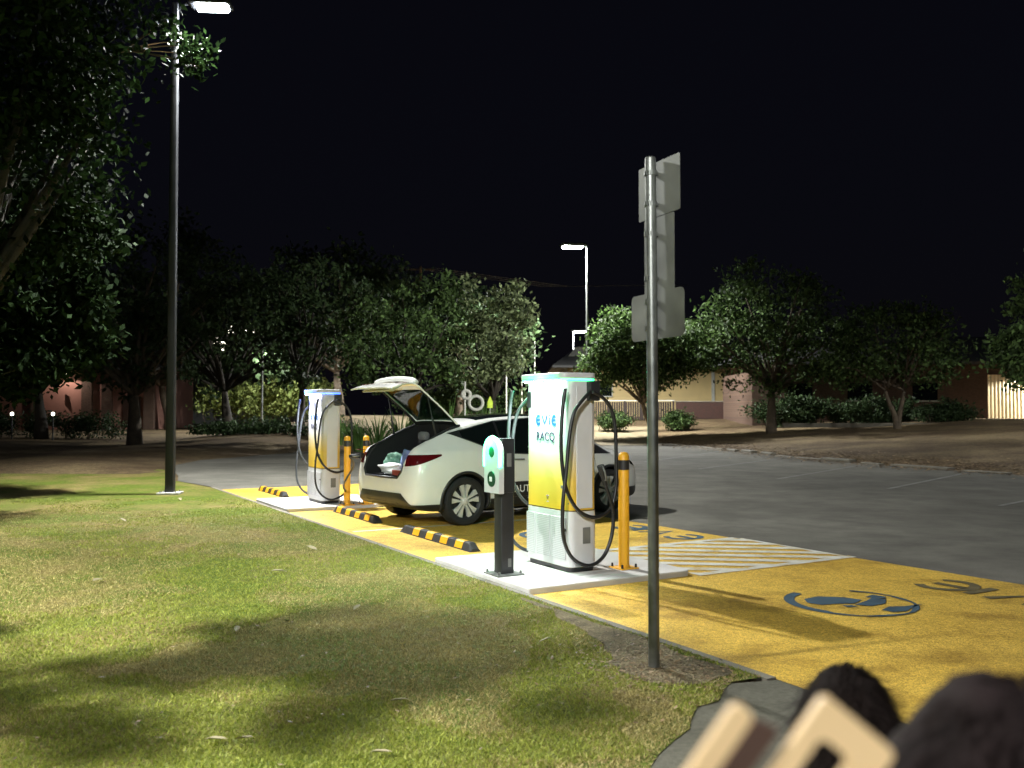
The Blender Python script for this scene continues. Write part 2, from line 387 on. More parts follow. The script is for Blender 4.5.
# old kerb at the far side, pieces of uneven height
b = MB()
kp = K[4:14]
for i in range(len(kp) - 1):
    a = Vector((*kp[i], 0)); c = Vector((*kp[i + 1], 0)); L = (c - a).length; n = max(1, int(L / 1.6))
    for j in range(n):
        p = a.lerp(c, (j + .5) / n); ang = math.atan2(c.y - a.y, c.x - a.x) + rnd.uniform(-.06, .06)
        b.box((p.x + rnd.uniform(-.12, .12), p.y + rnd.uniform(-.12, .12), rnd.uniform(-.05, .03)), (L / n * rnd.uniform(.55, .98), .30 * rnd.uniform(.7, 1.1), .16), ang + rnd.uniform(-.05, .05), .04)
tag(b.build('kerb', M['kerb']), kind='structure')
# concrete islands
def island(s0):
    poly = [s2(s0, 0.0), s2(s0, 1.86), s2(s0 + .06, 1.92), s2(s0 + 1.94, 1.92), s2(s0 + 2.0, 1.86), s2(s0 + 2.0, 0.0)]
    m = MB(); m.prism(poly, -.02, .06); o = m.build('concrete_island', M['concrete'])
    bv = o.modifiers.new('b', 'BEVEL'); bv.width = .012; bv.segments = 2
    return tag(o, kind='structure')
island(0.0); island(7.7)
# bay lines and hatching
def strip(name, a, c, w, z, m, grp='structure'):
    a = Vector((*a, 0)); c = Vector((*c, 0)); d = (c - a).normalized(); n = Vector((-d.y, d.x, 0)) * w / 2
    return geo_sheet(name, [tuple((a + n))[:2], tuple((a - n))[:2], tuple((c - n))[:2], tuple((c + n))[:2]], z, m, grp)
strip('bay_line', s2(4.85, .1), s2(4.85, T_FAR - .1), .09, .008, M['markwhite'])
strip('bay_line', s2(9.95, .1), s2(9.95, T_FAR - .4), .09, .008, M['markwhite'])
# the hatched zone: outline and slanted stripes, clipped to the zone
hb = MB()
def quadclip(poly, s0, s1, t0, t1):
    def clip(pl, f):
        out = []
        for i in range(len(pl)):
            a, c = pl[i], pl[(i + 1) % len(pl)]; fa, fc = f(a), f(c)
            if fa >= 0: out.append(a)
            if (fa >= 0) != (fc >= 0):
                k = fa / (fa - fc); out.append((a[0] + (c[0] - a[0]) * k, a[1] + (c[1] - a[1]) * k))
        return out
    for f in (lambda p: p[0] - s0, lambda p: s1 - p[0], lambda p: p[1] - t0, lambda p: t1 - p[1]):
        if len(poly) < 3: return []
        poly = clip(poly, f)
    return poly
zs0, zs1, zt0, zt1 = .06, 1.72, 1.97, 4.20
for k in range(-6, 16):
    c0 = k * .40
    pl = [(c0 + 3, -3 + 0.0), (c0 + 3 + .2, -3), (c0 - 3 * .76 + .2, 4.9 + 2.0), (c0 - 3 * .76, 4.9 + 2.0)]
    pl = quadclip([(c0 + .76 * 4, 0), (c0 + .76 * 4 + .21, 0), (c0 - .76 * 2 + .21, 6), (c0 - .76 * 2, 6)], zs0, zs1, zt0, zt1)
    if len(pl) >= 3:
        hb.add([tuple(ST(p[0], p[1], .0082)) for p in pl], [tuple(range(len(pl)))])
for (a0, a1, c0, c1) in ((-.06, .06, 1.97, 4.3), (1.72, 1.84, 1.97, 4.22), (.06, 1.72, 4.20, 4.27)):
    hb.add([tuple(ST(*p, .0085)) for p in ((a0, c0), (a1, c0), (a1, c1), (a0, c1))], [(0, 1, 2, 3)])
o = hb.build('hatching_stripes', M['markwhite'])
for p in o.data.polygons:
    if p.normal.z < 0: p.flip()
tag(o, kind='structure')

# painted emblem: ring open at one side with a small car, plug and leaf shapes
def emblem(name, cs, ct, r, m, z=.009):
    b = MB()
    def loc(x, y): return tuple(ST(cs + y, ct + x, z))
    n = 40
    for a0, a1, w in ((R(100), R(400), .12),):
        vs = []; 
        for i in range(n + 1):
            a = a0 + (a1 - a0) * i / n; ww = w * r * (1.35 if i < 14 else .62 + .2 * math.sin(i))
            vs += [loc(r * math.cos(a), r * math.sin(a)), loc((r - ww) * math.cos(a), (r - ww) * math.sin(a))]
        b.add(vs, [(2 * i, 2 * i + 1, 2 * i + 3, 2 * i + 2) for i in range(n)])
    def poly(pts): b.add([loc(x * r, y * r) for x, y in pts], [tuple(range(len(pts)))])
    poly([(-.62, .30), (-.45, .52), (-.1, .56), (.22, .30), (.30, .02), (-.02, -.10), (-.30, .02), (-.55, .08)])
    poly([(-.10, -.16), (.32, -.06), (.60, .06), (.66, -.16), (.40, -.34), (.05, -.36)])
    poly([(.52, .14), (.80, .20), (.84, -.02), (.70, -.10)])
    poly([(-.05, -.62), (.25, -.52), (.46, -.62), (.86, -.66), (.46, -.76), (.2, -.86), (-.02, -.80)])
    poly([(-.30, -.10), (-.16, -.16), (-.18, -.30), (-.34, -.24)])
    o = b.build(name, m)
    return tag(o, kind='structure')
pe = G(850, 603); ps = (pe - BO).dot(U); pt = (pe - BO).dot(V)
emblem('painted_emblem', ps, pt, .55, M['mark_dark'])
pe = G(540, 536); emblem('painted_emblem', 3.2, 2.35, .5, M['mark_dark'])
# worn lettering facing the lane: evie strokes
def strokes(name, s0, t0, size, m, z=.009, w=.09):
    b = MB()
    def loc(x, y): return ST(s0 + x * size, t0 - y * size, z)
    def ln(pts):
        pts = [loc(*p) for p in pts]; vs = []
        for i, p in enumerate(pts):
            d = (pts[min(i + 1, len(pts) - 1)] - pts[max(0, i - 1)]).normalized(); n = Vector((-d.y, d.x, 0)) * w * size / 2
            vs += [tuple(p + n), tuple(p - n)]
        b.add(vs, [(2 * i, 2 * i + 1, 2 * i + 3, 2 * i + 2) for i in range(len(pts) - 1)])
    def E(cx): 
        ln([(cx + .38 * math.cos(R(a)), .45 + .42 * math.sin(R(a))) for a in range(45, 320, 15)]); ln([(cx - .32, .45), (cx + .2, .45)])
    E(0); ln([(.62, .85), (.92, .05), (1.22, .85)]); ln([(1.55, .1), (1.55, .8)]); E(2.1)
    o = b.build(name, m)
    for p in o.data.polygons:
        if p.normal.z < 0: p.flip()
    return tag(o, kind='structure')
strokes('painted_lettering', -2.9, 3.95, .62, M['mark_faded'], w=.16)
strokes('painted_lettering', 2.2, 3.95, .55, M['mark_dark'], w=.16)
# faded parking lines across the lot
for a, c in (((643.7, 462), (718.6, 451.7)), ((699, 469), (793.6, 456.8)), ((778, 479), (864.6, 464.7)), ((888, 489), (975, 471.4)), ((1000, 506), (1110, 484))):
    strip('parking_line', g2(*a), g2(*c), .10, .006, M['linefaded'])

# ============================================================ CHARGERS
def to_face(me):  # lettering turned to look out along -x
    me.transform(Matrix(((0, 0, -1, 0), (-1, 0, 0, 0), (0, 1, 0, 0), (0, 0, 0, 1)))); return me
CW, CD, CHH = .83, .34, 1.99
def ray_plane(px, py, s):
    d = ray(px, py); o = Vector((0, 0, CH)); k = ((BO + U * s) - o).dot(U) / d.dot(U); return o + d * k
CS0, CT0 = .46, .74
def make_charger(name, label, s_near, glow, glowname):
    root = thing(name, label, 'EV charger', ST(s_near + CW / 2, CT0, .06), BA, 'white and yellow EV chargers on the islands')
    T = Matrix.Translation((CD / 2, 0, 0))
    b = MB(); b.prism(rrect(CD - .03, CW - .03, .06), 0, .05, T); b.build('plinth', M['black'], root)
    b = MB(); b.prism(rrect(CD, CW, .075, 7), .05, 1.90, T)
    body = b.build('body', M['wrap'], root, smooth=35)
    # lower white cabinet skirt
    b = MB(); b.prism(rrect(CD + .008, CW + .008, .078, 7), .052, .60, T); b.build('skirt', M['chargewhite'], root, smooth=35)
    b = MB(); b.prism(rrect(CD + .004, CW + .004, .076, 7), .603, .612, T); b.build('seam', M['black'], root)
    for y, w in ((-.235, .25), (.055, .25), (.30, .16)):
        b = MB(); b.box((-.009, y, .33), (.008, w, .42), bevel=.002); b.build('grille', M['grille'], root)
    # side panels, pale grey all the way up
    for sgn in (-1, 1):
        b = MB(); b.box((CD / 2 + .01, sgn * (CW / 2 + .004), 1.24), (CD - .15, .012, 1.22), bevel=.004); b.build('side_panel', M['chargewhite'], root)
    # lid
    b = MB(); b.prism(rrect(CD + .09, CW + .025, .085, 7), 1.925, 1.985, Matrix.Translation((CD / 2 - .04, 0, 0)))
    lid = b.build('lid', M['chargewhite'], root, smooth=35)
    mod = lid.modifiers.new('b', 'BEVEL'); mod.width = .012; mod.segments = 2; mod.limit_method = 'ANGLE'
    b = MB(); b.prism(rrect(CD + .08, CW + .015, .085, 7), 1.905, 1.926, Matrix.Translation((CD / 2 - .037, 0, 0))); b.build('status_light_band', M[glow], root)
    for y in (-.2, .2):
        b = MB(); b.box((-.055, y, 1.900), (.035, .23, .010)); dl_ = b.build('downlight', M['chargeglow'], root)
        L = bpy.data.lights.new('downlight_beam', 'SPOT'); L.energy = 75; L.spot_size = R(125); L.spot_blend = .6; L.shadow_soft_size = .05; L.color = (.95, .96, 1)
        lo = bpy.data.objects.new('downlight_beam', L); COL.objects.link(lo); lo.parent = root; lo.location = (-.085, y, 1.885); lo.rotation_euler = (0, R(30), 0)
    # card screen and printed marks
    b = MB(); b.box((-.006, .34, 1.72), (.01, .07, .17), bevel=.003); b.build('card_reader', M['black'], root)
    for txt, sz, z, mm, bold in (('RACQ', .128, 1.295, 'navy', .0009),):
        me = to_face(text_mesh(txt, sz, .0015, bold)); me.transform(Matrix.Translation((-.004, .02, z))); link('lettering', me, M[mm], root, fix=False)
    # rounded logo strokes
    b = MB()
    def rib(pts, w=.030):
        vs = []
        for i, p in enumerate(pts):
            q0 = pts[max(0, i - 1)]; q1 = pts[min(len(pts) - 1, i + 1)]; dx, dz = q1[0] - q0[0], q1[1] - q0[1]; l = math.hypot(dx, dz) or 1
            nx_, nz_ = -dz / l * w / 2, dx / l * w / 2
            vs += [(-.004, -(p[0] + nx_), p[1] + nz_), (-.004, -(p[0] - nx_), p[1] - nz_)]
        b.add(vs, [(2 * i, 2 * i + 1, 2 * i + 3, 2 * i + 2) for i in range(len(pts) - 1)])
    z0 = 1.505
    for cx in (-.155, .150):
        rib([(cx + .040 * math.cos(R(a)), z0 + .045 * math.sin(R(a))) for a in range(50, 321, 15)]); rib([(cx - .03, z0), (cx + .03, z0)], .026)
    rib([(-.085, z0 + .05), (-.035, z0 - .04), (.015, z0 + .05)], .032); rib([(.065, z0 - .045), (.065, z0 + .03)], .03); rib([(.065, z0 + .04), (.065, z0 + .058)], .024)
    b.build('logo', M['blue'], root)
    b = MB()
    for p, q in (((-.02, .735), (.02, .735)), ((.02, .735), (0, .70)), ((0, .70), (-.02, .735)), ((-.02, .675), (.02, .675))):
        b.tube([(-.002, -p[0] - .02, p[1]), (-.002, -q[0] - .02, q[1])], .0035, 4)
    b.build('warning_mark', M['navy'], root)
    b = MB(); b.box((-.006, -.30, .84), (.006, .05, .03)); b.build('serial_label', M['signback'], root)
    for y in (-.385, .385):
        for z in (.68, 1.22, 1.78):
            b = MB(); b.lathe([(0, .006), (.007, .005), (.008, 0)], 10, Matrix.Translation((-.001 if abs(y) < .35 else .012, y, z)) @ Matrix.Rotation(R(-90), 4, 'Y')); b.build('screw', M['galv'], root)
    b = MB(); b.box((.20, -(CW / 2 + .012), .36), (.09, .006, .16), bevel=.002); b.build('rating_plate', M['signback'], root)
    b = MB(); b.lathe([(0, .012), (.014, .01), (.016, 0)], 14, Matrix.Translation((-.012, -.36, .42)) @ Matrix.Rotation(R(-90), 4, 'Y')); b.build('door_lock', M['black'], root)
    # holsters and cables on both sides
    for sgn in (-1, 1):
        b = MB(); b.box((.27, sgn * (CW / 2 + .035), 1.80), (.13, .07, .20), bevel=.015); b.build('holster', M['black'], root)
    return root
def to_local(root_s, p):
    q = p - ST(root_s + CW / 2, CT0, .06); return Vector((q.dot(V), q.dot(U), q.z))
def near_cable(pts, off=.10):
    return [to_local(CS0, ray_plane(px, py, CS0 - off)) for px, py in pts]
def c1(x, y): return (480 + x / 3.07, 350 + y / 3.07)
loopP = near_cable([c1(*p) for p in ((262, 118), (255, 170), (249, 260), (252, 350), (266, 430), (300, 490), (350, 514), (398, 490), (417, 425), (418, 330), (415, 240), (402, 180), (375, 145), (345, 128))])
loopQ = near_cable([c1(*p) for p in ((340, 128), (318, 150), (290, 190), (275, 260), (264, 380), (254, 480), (257, 580), (285, 640), (335, 662), (378, 635), (403, 575), (409, 505), (398, 455), (385, 415))], .13)
def cab(root, name, pts, r, m, mirror=False):
    if mirror: pts = [Vector((p.x, -p.y, p.z)) for p in pts]
    b = MB(); b.tube(spline(pts, 7), r, 8); return b.build(name, M[m], root, smooth=True)
def plug(root, p0, p1, name='plug_handle'):
    p0, p1 = Vector(p0), Vector(p1); d = (p1 - p0)
    b = MB(); b.tube([p0, p0 + d * .45, p0 + d * .6, p0 + d * .95, p1], [.024, .026, .034, .040, .036], 12)
    h = b.build(name, M['black'], root, smooth=40)
    b = MB(); q = p0 + d * .2; off = Vector((0, -.05, 0)); b.tube([q, q + off * .8 + d * .1, q + off + d * .45, q + off * .6 + d * .8, p0 + d * .9], .010, 6)
    b.build('trigger_guard', M['signback'], h, smooth=True)
cA = make_charger('ev_charger', 'near tall white and yellow EV charger with a green glow under its lid', CS0, 'greenglow', 'g')
for mirror, mm in ((False, 'cable'), (True, 'cablegrey')):
    cab(cA, 'cable', loopP, .019, mm, mirror); 
    q = cab(cA, 'cable', loopQ, .019, mm, mirror)
pe = loopQ[-1]; plug(cA, pe, pe + Vector((-.06, .0, .20)))
pm = Vector((pe.x, -pe.y, pe.z)); plug(cA, pm, pm + Vector((-.06, .0, .20)))
cB = make_charger('ev_charger', 'far white and yellow EV charger with a cable plugged into the white car', CS0 + 7.7, 'blueglow', 'b')
cab(cB, 'cable', loopP, .019, 'cable'); cab(cB, 'cable', loopP, .019, 'cablegrey', True); cab(cB, 'cable', loopQ, .019, 'cablegrey', True)

# ============================================================ PEDESTAL
pp = G(504, 574, .06)
ped = thing('charging_post', 'short dark charging post with a glowing green arch, beside the near charger', 'charging post', pp, BA)
b = MB(); b.box((0, 0, .008), (.30, .30, .016), bevel=.004); bp_ = b.build('base_plate', M['galv'], ped)
for x in (-.12, .12):
    for y in (-.12, .12):
        b = MB(); b.lathe([(0, .045), (.012, .045), (.014, .016), (.014, .014)], 8, Matrix.Translation((x, y, 0))); b.build('bolt', M['galv'], bp_)
b = MB(); b.prism(rrect(.145, .15, .012, 3), .016, .80); b.build('post', M['postdark'], ped, smooth=35)
b = MB(); b.prism(rrect(.16, .165, .014, 3), .803, 1.33); b.build('upper_housing', M['postdark'], ped, smooth=35)
arch = [(-.15, .0), (.15, .0)] + [(.15 * math.cos(R(a)), .385 + .15 * math.sin(R(a))) for a in range(0, 181, 12)]
toF = Matrix(((0, 0, -1, -.085), (-1, 0, 0, 0), (0, 1, 0, .80), (0, 0, 0, 1)))
b = MB(); b.prism(arch, 0, .055, toF); b.build('front_plate', M['chargewhite'], ped)
b = MB(); pts = [(.15, .25)] + [(.15 * math.cos(R(a)), .385 + .15 * math.sin(R(a))) for a in range(0, 181, 10)] + [(-.15, .25)]
b.tube([toF @ Vector((p[0] * 1.02, p[1] + .003, .045)) for p in pts], .021, 8); b.build('arch_light', M['arcglow'], ped, smooth=True)
b = MB(); b.lathe([(0, .062), (.075, .062), (.078, .055), (.078, .05)], 28, toF @ Matrix.Translation((0, .135, 0))); b.build('socket_cover', M['greendisc'], ped)
b = MB(); b.lathe([(0, .060), (.05, .060), (.053, .054)], 24, toF @ Matrix.Translation((0, .40, 0))); b.build('indicator_disc', M['greendisc'], ped)
b = MB(); b.box((0, 0, 0), (.045, .045, .004), mtx=toF @ Matrix.Translation((.0, .135, .066))); b.build('label_square', M['whiteprint'], ped)
for c_, s_ in (((.01, -.0845, 1.12), (.05, .004, .13)), ((.02, -.0775, .12), (.035, .004, .08))):
    b = MB(); b.box(c_, s_); b.build('sticker', M['signback'], ped)

def glow_light(root, loc, col, e):
    L = bpy.data.lights.new('led_spill', 'POINT'); L.energy = e; L.color = col; L.shadow_soft_size = .06
    lo = bpy.data.objects.new('led_spill', L); COL.objects.link(lo); lo.parent = root; lo.location = loc
glow_light(ped, (-.20, .05, 1.30), (.03, 1, .38), 6)
glow_light(ped, (-.05, .22, 1.30), (.03, 1, .38), 9)
glow_light(cA, (-.16, .0, 1.93), (.03, 1, .38), 7)
glow_light(cA, (.12, .55, 1.93), (.03, 1, .38), 9)
glow_light(cB, (-.14, .30, 1.93), (.03, .15, 1), 6)
# ============================================================ BOLLARDS
def bollard(label, loc, big=True):
    t = thing('bollard', label, 'bollard', loc, BA, 'yellow steel bollards behind the chargers')
    b = MB(); b.box((0, 0, .007), (.22, .22, .014), bevel=.003); bp = b.build('base_plate', M['yellow'], t)
    for x in (-.085, .085):
        for y in (-.085, .085):
            b = MB(); b.lathe([(0, .05), (.010, .05), (.013, .014), (.013, .012)], 8, Matrix.Translation((x, y, 0))); b.build('bolt', M['black'], bp)
    b = MB(); b.lathe([(.056, .014), (.056, 1.13), (.050, 1.16), (.03, 1.178), (0, 1.182)], 24); b.build('post', M['yellow'], t, smooth=40)
    b = MB(); b.lathe([(.0575, 1.0), (.0575, 1.10)], 24); b.build('black_band', M['black'], t, smooth=True)
    return t
bollard('yellow bollard on the near island just right of the near charger', G(624, 568, .06))
bollard('yellow bollard right behind the far charger, partly covered by it', G(347, 505, .06))
bollard('yellow bollard between the far charger and the white car', G(366, 504, .06))

# ============================================================ WHEEL STOPS
def wheel_stop(label, s, t, L=1.85):
    root = thing('wheel_stop', label, 'wheel stop', ST(s, t, .004), BA, 'black and yellow rubber wheel stops')
    h, w = .10, .15
    prof = [(-w/2, 0), (-w/2 + .03, h * .9), (-w/2 + .045, h), (w/2 - .045, h), (w/2 - .03, h * .9), (w/2, 0)]
    n = len(prof); vs = []
    for y, k in ((-L/2, .35), (-L/2 + .09, 1), (L/2 - .09, 1), (L/2, .35)):
        vs += [(p[0], y, p[1] * k) for p in prof]
    fs = [(i * n + j, i * n + (j + 1) % n, (i + 1) * n + (j + 1) % n, (i + 1) * n + j) for i in range(3) for j in range(n)] + [tuple(range(n)), tuple(range(3 * n, 4 * n))]
    MB().add(vs, fs).build('body', M['rubber'], root)
    for k in range(4):
        y0 = -L/2 + .22 + k * .42
        b = MB(); e = .003
        pr = [(-w/2 + .004 - e, .015), (-w/2 + .03 - e, h * .9), (-w/2 + .045, h + e), (w/2 - .045, h + e), (w/2 - .03 + e, h * .9), (w/2 - .004 + e, .015)]
        m_ = len(pr); vs = [(p[0], y, p[1]) for y in (y0, y0 + .2) for p in pr]
        b.add(vs, [(j, j + 1, m_ + j + 1, m_ + j) for j in range(m_ - 1)]).build('reflective_patch', M['yellow'], root)
wheel_stop('black and yellow wheel stop between the dark charging post and the car', 3.5, .74, 2.1)
wheel_stop('black and yellow wheel stop behind the open tailgate of the white car', 6.5, .76, 1.85)
wheel_stop('black and yellow wheel stop left of the far charger', 11.2, .72, 1.85)

# ============================================================ SIGN POST
sp0 = G(654, 667, .012)
sg = thing('sign_post', 'tall galvanised post with three grey sign backs, standing at the lawn edge in front', 'sign post', sp0)
b = MB(); b.tube([(0, 0, -.05), (0, 0, 1.6), (-.005, .02, 3.30)], .036, 20); b.build('pole', M['galv'], sg, smooth=40)
b = MB(); b.lathe([(0, 3.315), (.03, 3.31), (.037, 3.30)], 16, Matrix.Translation((-.005, .02, 0))); b.build('cap', M['galv'], sg)
SA = R(24)    # the signs' own direction (mostly along the row)
def sign_panel(w, h, zc, off, r, ang):
    Tm = Matrix.Translation((-.005, .02, 0)) @ Matrix.Rotation(ang, 4, 'Z') @ Matrix.Translation((.045, off, zc)) @ Matrix.Rotation(R(90), 4, 'Y')
    b = MB(); b.prism(rrect(h, w, r, 4), -.0015, .0015, Tm); p = b.build('sign_panel', M['signback'], sg)
    for dz in (-h * .28, h * .28):
        b = MB(); b.box((.0, off * .5, zc + dz), (.075, .03, .025), mtx=Matrix.Translation((-.005, .02, 0)) @ Matrix.Rotation(ang, 4, 'Z'))
        b.lathe([(.038, -.015), (.043, -.015), (.043, .015), (.038, .015)], 18, Matrix.Translation((-.005, .02, zc + dz)))
        b.build('bracket', M['galv'], p)
sign_panel(.47, .36, 3.10, -.03, .012, R(25))
sign_panel(.34, .52, 2.655, -.03, .01, R(25))
sign_panel(.62, .31, 2.27, .0, .04, R(24))

# ============================================================ LAMPS
def street_lamp(label, base, H, armdir, armlen, power, poleR=.07, mcol='galv', square=False, footing=True, headscale=1.0, spot=155, tilt=0, blend=.35):
    t = thing('street_lamp', label, 'street lamp', base, math.atan2(armdir[1], armdir[0]), 'street lamps around the car park')
    b = MB()
    if square: 
        q = rrect(poleR * 2, poleR * 2, poleR * .25, 3); q2 = [(x * .72, y * .72) for x, y in q]; n = len(q)
        b.add([(x, y, 0) for x, y in q] + [(x, y, H) for x, y in q2], [(i, (i + 1) % n, n + (i + 1) % n, n + i) for i in range(n)] + [tuple(range(n, 2 * n))])
    else: b.tube([(0, 0, 0), (0, 0, H * .5), (0, 0, H)], [poleR, poleR * .8, poleR * .6], 14)
    b.build('pole', M[mcol], t, smooth=40)
    if footing:
        b = MB(); b.box((0, 0, .02), (.42, .42, .04), bevel=.008); b.build('base_plate', M['concrete'], t)
        for q_ in ((.15, .15), (-.15, -.15), (.15, -.15), (-.15, .15)):
            b = MB(); b.lathe([(0, .07), (.015, .07), (.015, .04)], 6, Matrix.Translation((*q_, 0))); b.build('bolt', M['galv'], t)
    b = MB(); b.tube([(0, 0, H - .15), (armlen * .5, 0, H), (armlen, 0, H + .02)], .03, 8); b.build('arm', M[mcol], t)
    s = headscale; b = MB(); b.box((armlen + .22 * s, 0, H + .02), (.62 * s, .30 * s, .09 * s), bevel=.03 * s); hd = b.build('lamp_head', M[mcol], t)
    b = MB(); b.box((armlen + .24 * s, 0, H - .035 * s), (.46 * s, .24 * s, .06 * s), bevel=.02 * s); b.build('lamp_lens', M['lampglow'], hd)
    L = bpy.data.lights.new('lamp_light', 'SPOT'); L.energy = power; L.spot_size = R(spot); L.spot_blend = blend; L.color = (.97, .98, .93); L.shadow_soft_size = .16
    lo = bpy.data.objects.new('lamp_light', L); COL.objects.link(lo); lo.parent = t; lo.location = (armlen + .24 * s, 0, H - .12 * s); lo.rotation_euler = (0, R(-tilt), 0)
    return t
LP1 = P(208, 5, 18.1); b1 = G(170, 494, .012)
d1 = (LP1 - b1); H1 = LP1.z - .012
street_lamp('tall dark lamp post on the lawn at the left with a bright lamp', b1, H1, (d1.x, d1.y), max(.1, math.hypot(d1.x, d1.y) - .24), 7000, .085, 'postdark', True, spot=146, tilt=20, headscale=1.35)
q = P(587, 300, 56); Pz = P(578, 246, 56)
street_lamp('bright street lamp on a thin pole, higher of the two lamps above the near charger', (q.x, q.y, hgt(q.x, q.y)), Pz.z - hgt(q.x, q.y), (-1, -.2), .3, 17000, .10, 'galv', headscale=2.6)
q = P(573, 345, 88); Pz = P(578, 331, 88)
street_lamp('small distant street lamp, lower of the two lamps above the near charger', (q.x, q.y, hgt(q.x, q.y)), Pz.z - hgt(q.x, q.y), (1, -.2), .1, 12000, .11, 'galv', headscale=2.6)
# ============================================================ CAR
CA_ = R(38)
cd = Vector((math.cos(CA_), math.sin(CA_), 0)); cl = Vector((-math.sin(CA_), math.cos(CA_), 0))
wr = G(461, 525, .004)
CO = wr + cl * .80          # centre of the rear axle
car = thing('parked_car', 'white hatchback car with its tailgate raised, parked between the two chargers', 'car', CO, CA_)
def cur(x, keys):
    ks = [k[0] for k in keys]; vs_ = [k[1] for k in keys]
    # smooth (Catmull) interpolation
    if x <= ks[0]: return vs_[0]
    if x >= ks[-1]: return vs_[-1]
    i = max(j for j in range(len(ks)) if ks[j] <= x); i = min(i, len(ks) - 2)
    h = ks[i+1] - ks[i]; t = (x - ks[i]) / h
    def sl(j):
        if j == 0 or j == len(ks) - 1: return 0 if j else (vs_[1]-vs_[0])/(ks[1]-ks[0])
        return (vs_[j+1] - vs_[j-1]) / (ks[j+1] - ks[j-1])
    m0, m1 = sl(i) * h, sl(i+1) * h
    return (2*t**3-3*t*t+1)*vs_[i] + (t**3-2*t*t+t)*m0 + (-2*t**3+3*t*t)*vs_[i+1] + (t**3-t*t)*m1
kW = [(-.97, .40), (-.95, .62), (-.90, .78), (-.80, .87), (-.6, .925), (-.3, .95), (0, .96), (1.4, .95), (2.9, .96), (3.3, .93), (3.6, .82), (3.74, .66), (3.79, .42)]
kT = [(-.97, .66), (-.95, .76), (-.90, .93), (-.84, 1.06), (-.76, 1.135), (-.6, 1.20), (-.3, 1.325), (0, 1.435), (.4, 1.54), (.9, 1.605), (1.45, 1.625), (1.9, 1.58), (2.4, 1.39), (2.8, 1.16), (2.95, 1.085), (3.3, .99), (3.6, .86), (3.74, .73), (3.79, .60)]
kB = [(-.97, .62), (-.95, .70), (-.90, .82), (-.84, .93), (-.76, 1.0), (-.5, 1.06), (0, 1.08), (.5, 1.06), (1.2, 1.0), (2.2, .965), (2.8, .95), (3.3, .88), (3.6, .77), (3.74, .66), (3.79, .56)]
kR = [(-.97, .34), (-.9, .60), (-.8, .66), (-.6, .63), (0, .60), (.6, .60), (1.4, .59), (2.2, .61), (2.8, .68), (3.3, .66), (3.6, .58), (3.79, .34)]
kZ = [(-.97, .42), (-.93, .33), (-.8, .27), (-.5, .22), (0, .20), (3.3, .20), (3.65, .22), (3.79, .34)]
xsC = [-.97, -.955, -.93, -.89, -.84, -.78, -.70, -.6, -.45, -.3, -.15, 0, .15, .3, .5, .7, .95, 1.2, 1.45, 1.7, 1.95, 2.2, 2.45, 2.7, 2.85, 3.0, 3.2, 3.4, 3.55, 3.67, 3.74, 3.79]
def ring(x):
    W, T, B, Rr, Z = cur(x, kW), cur(x, kT), cur(x, kB), cur(x, kR), cur(x, kZ)
    Rr = min(Rr, W * .9); B = min(B, T - .02); g = T - B
    h = B - Z
    half = [(0, Z), (W * .60, Z), (W * .90, Z + .01), (W * .965, Z + h * .10), (W * .985, Z + h * .28), (W * 1.0, Z + h * .52), (W * .995, Z + h * .72), (W * .975, Z + h * .86), (W * .935, B - .01),
            (W * .915, B + .02 * min(1, g * 4)), (W * .915 + (Rr - W * .915) * .38, B + g * .40), (W * .915 + (Rr - W * .915) * .78, B + g * .75), (Rr, B + g * .90), (Rr * .80, B + g * .965), (Rr * .42, B + g * .995), (0, T)]
    return half
vs, fs = [], []; rings = [ring(x) for x in xsC]; n = len(rings[0]); full = 2 * n - 2
for x, h in zip(xsC, rings):
    pts = [(x, -p[0], p[1]) for p in h] + [(x, p[0], p[1]) for p in reversed(h[1:-1])]
    vs += pts
for i in range(len(xsC) - 1):
    for j in range(full): fs.append((i * full + j, i * full + (j + 1) % full, (i + 1) * full + (j + 1) % full, (i + 1) * full + j))
fs.append(tuple(range(full))); fs.append(tuple((len(xsC) - 1) * full + j for j in range(full)))
base = MB().add(vs, fs).build('body_base', M['carwhite'])
sd = base.modifiers.new('s', 'SUBSURF'); sd.levels = 2; sd.render_levels = 2
dg = bpy.context.evaluated_depsgraph_get(); base_me = bpy.data.meshes.new_from_object(base.evaluated_get(dg))
base.modifiers.clear()
def patch(name, planes, off, m, parent, thick=0.0, also=None, xf=None):
    """piece of the body's own surface cut by planes (co, outward normal)"""
    sets = planes if isinstance(planes[0], list) else [planes]
    out = bmesh.new()
    for pls in sets:
        bm = bmesh.new(); bm.from_mesh(base_me); bm.normal_update()
        for co, no in pls:
            bmesh.ops.bisect_plane(bm, geom=bm.verts[:] + bm.edges[:] + bm.faces[:], plane_co=co, plane_no=no, clear_outer=True)
        tmp = bpy.data.meshes.new('x'); bm.to_mesh(tmp); bm.free(); out.from_mesh(tmp); bpy.data.meshes.remove(tmp)
    bmesh.ops.remove_doubles(out, verts=out.verts[:], dist=.0005); out.normal_update()
    nrm = {v: v.normal.copy() for v in out.verts}
    for v in out.verts: v.co += nrm[v] * off
    if thick: bmesh.ops.solidify(out, geom=out.faces[:], thickness=thick)
    me = bpy.data.meshes.new(name); 
    if xf: bmesh.ops.transform(out, matrix=xf, verts=out.verts[:])
    out.to_mesh(me); out.free(); me.materials.clear(); me.materials.append(m)
    return link(name, me, None, parent, smooth=40, fix=False)
def hp(co, no): return (Vector(co), Vector(no))
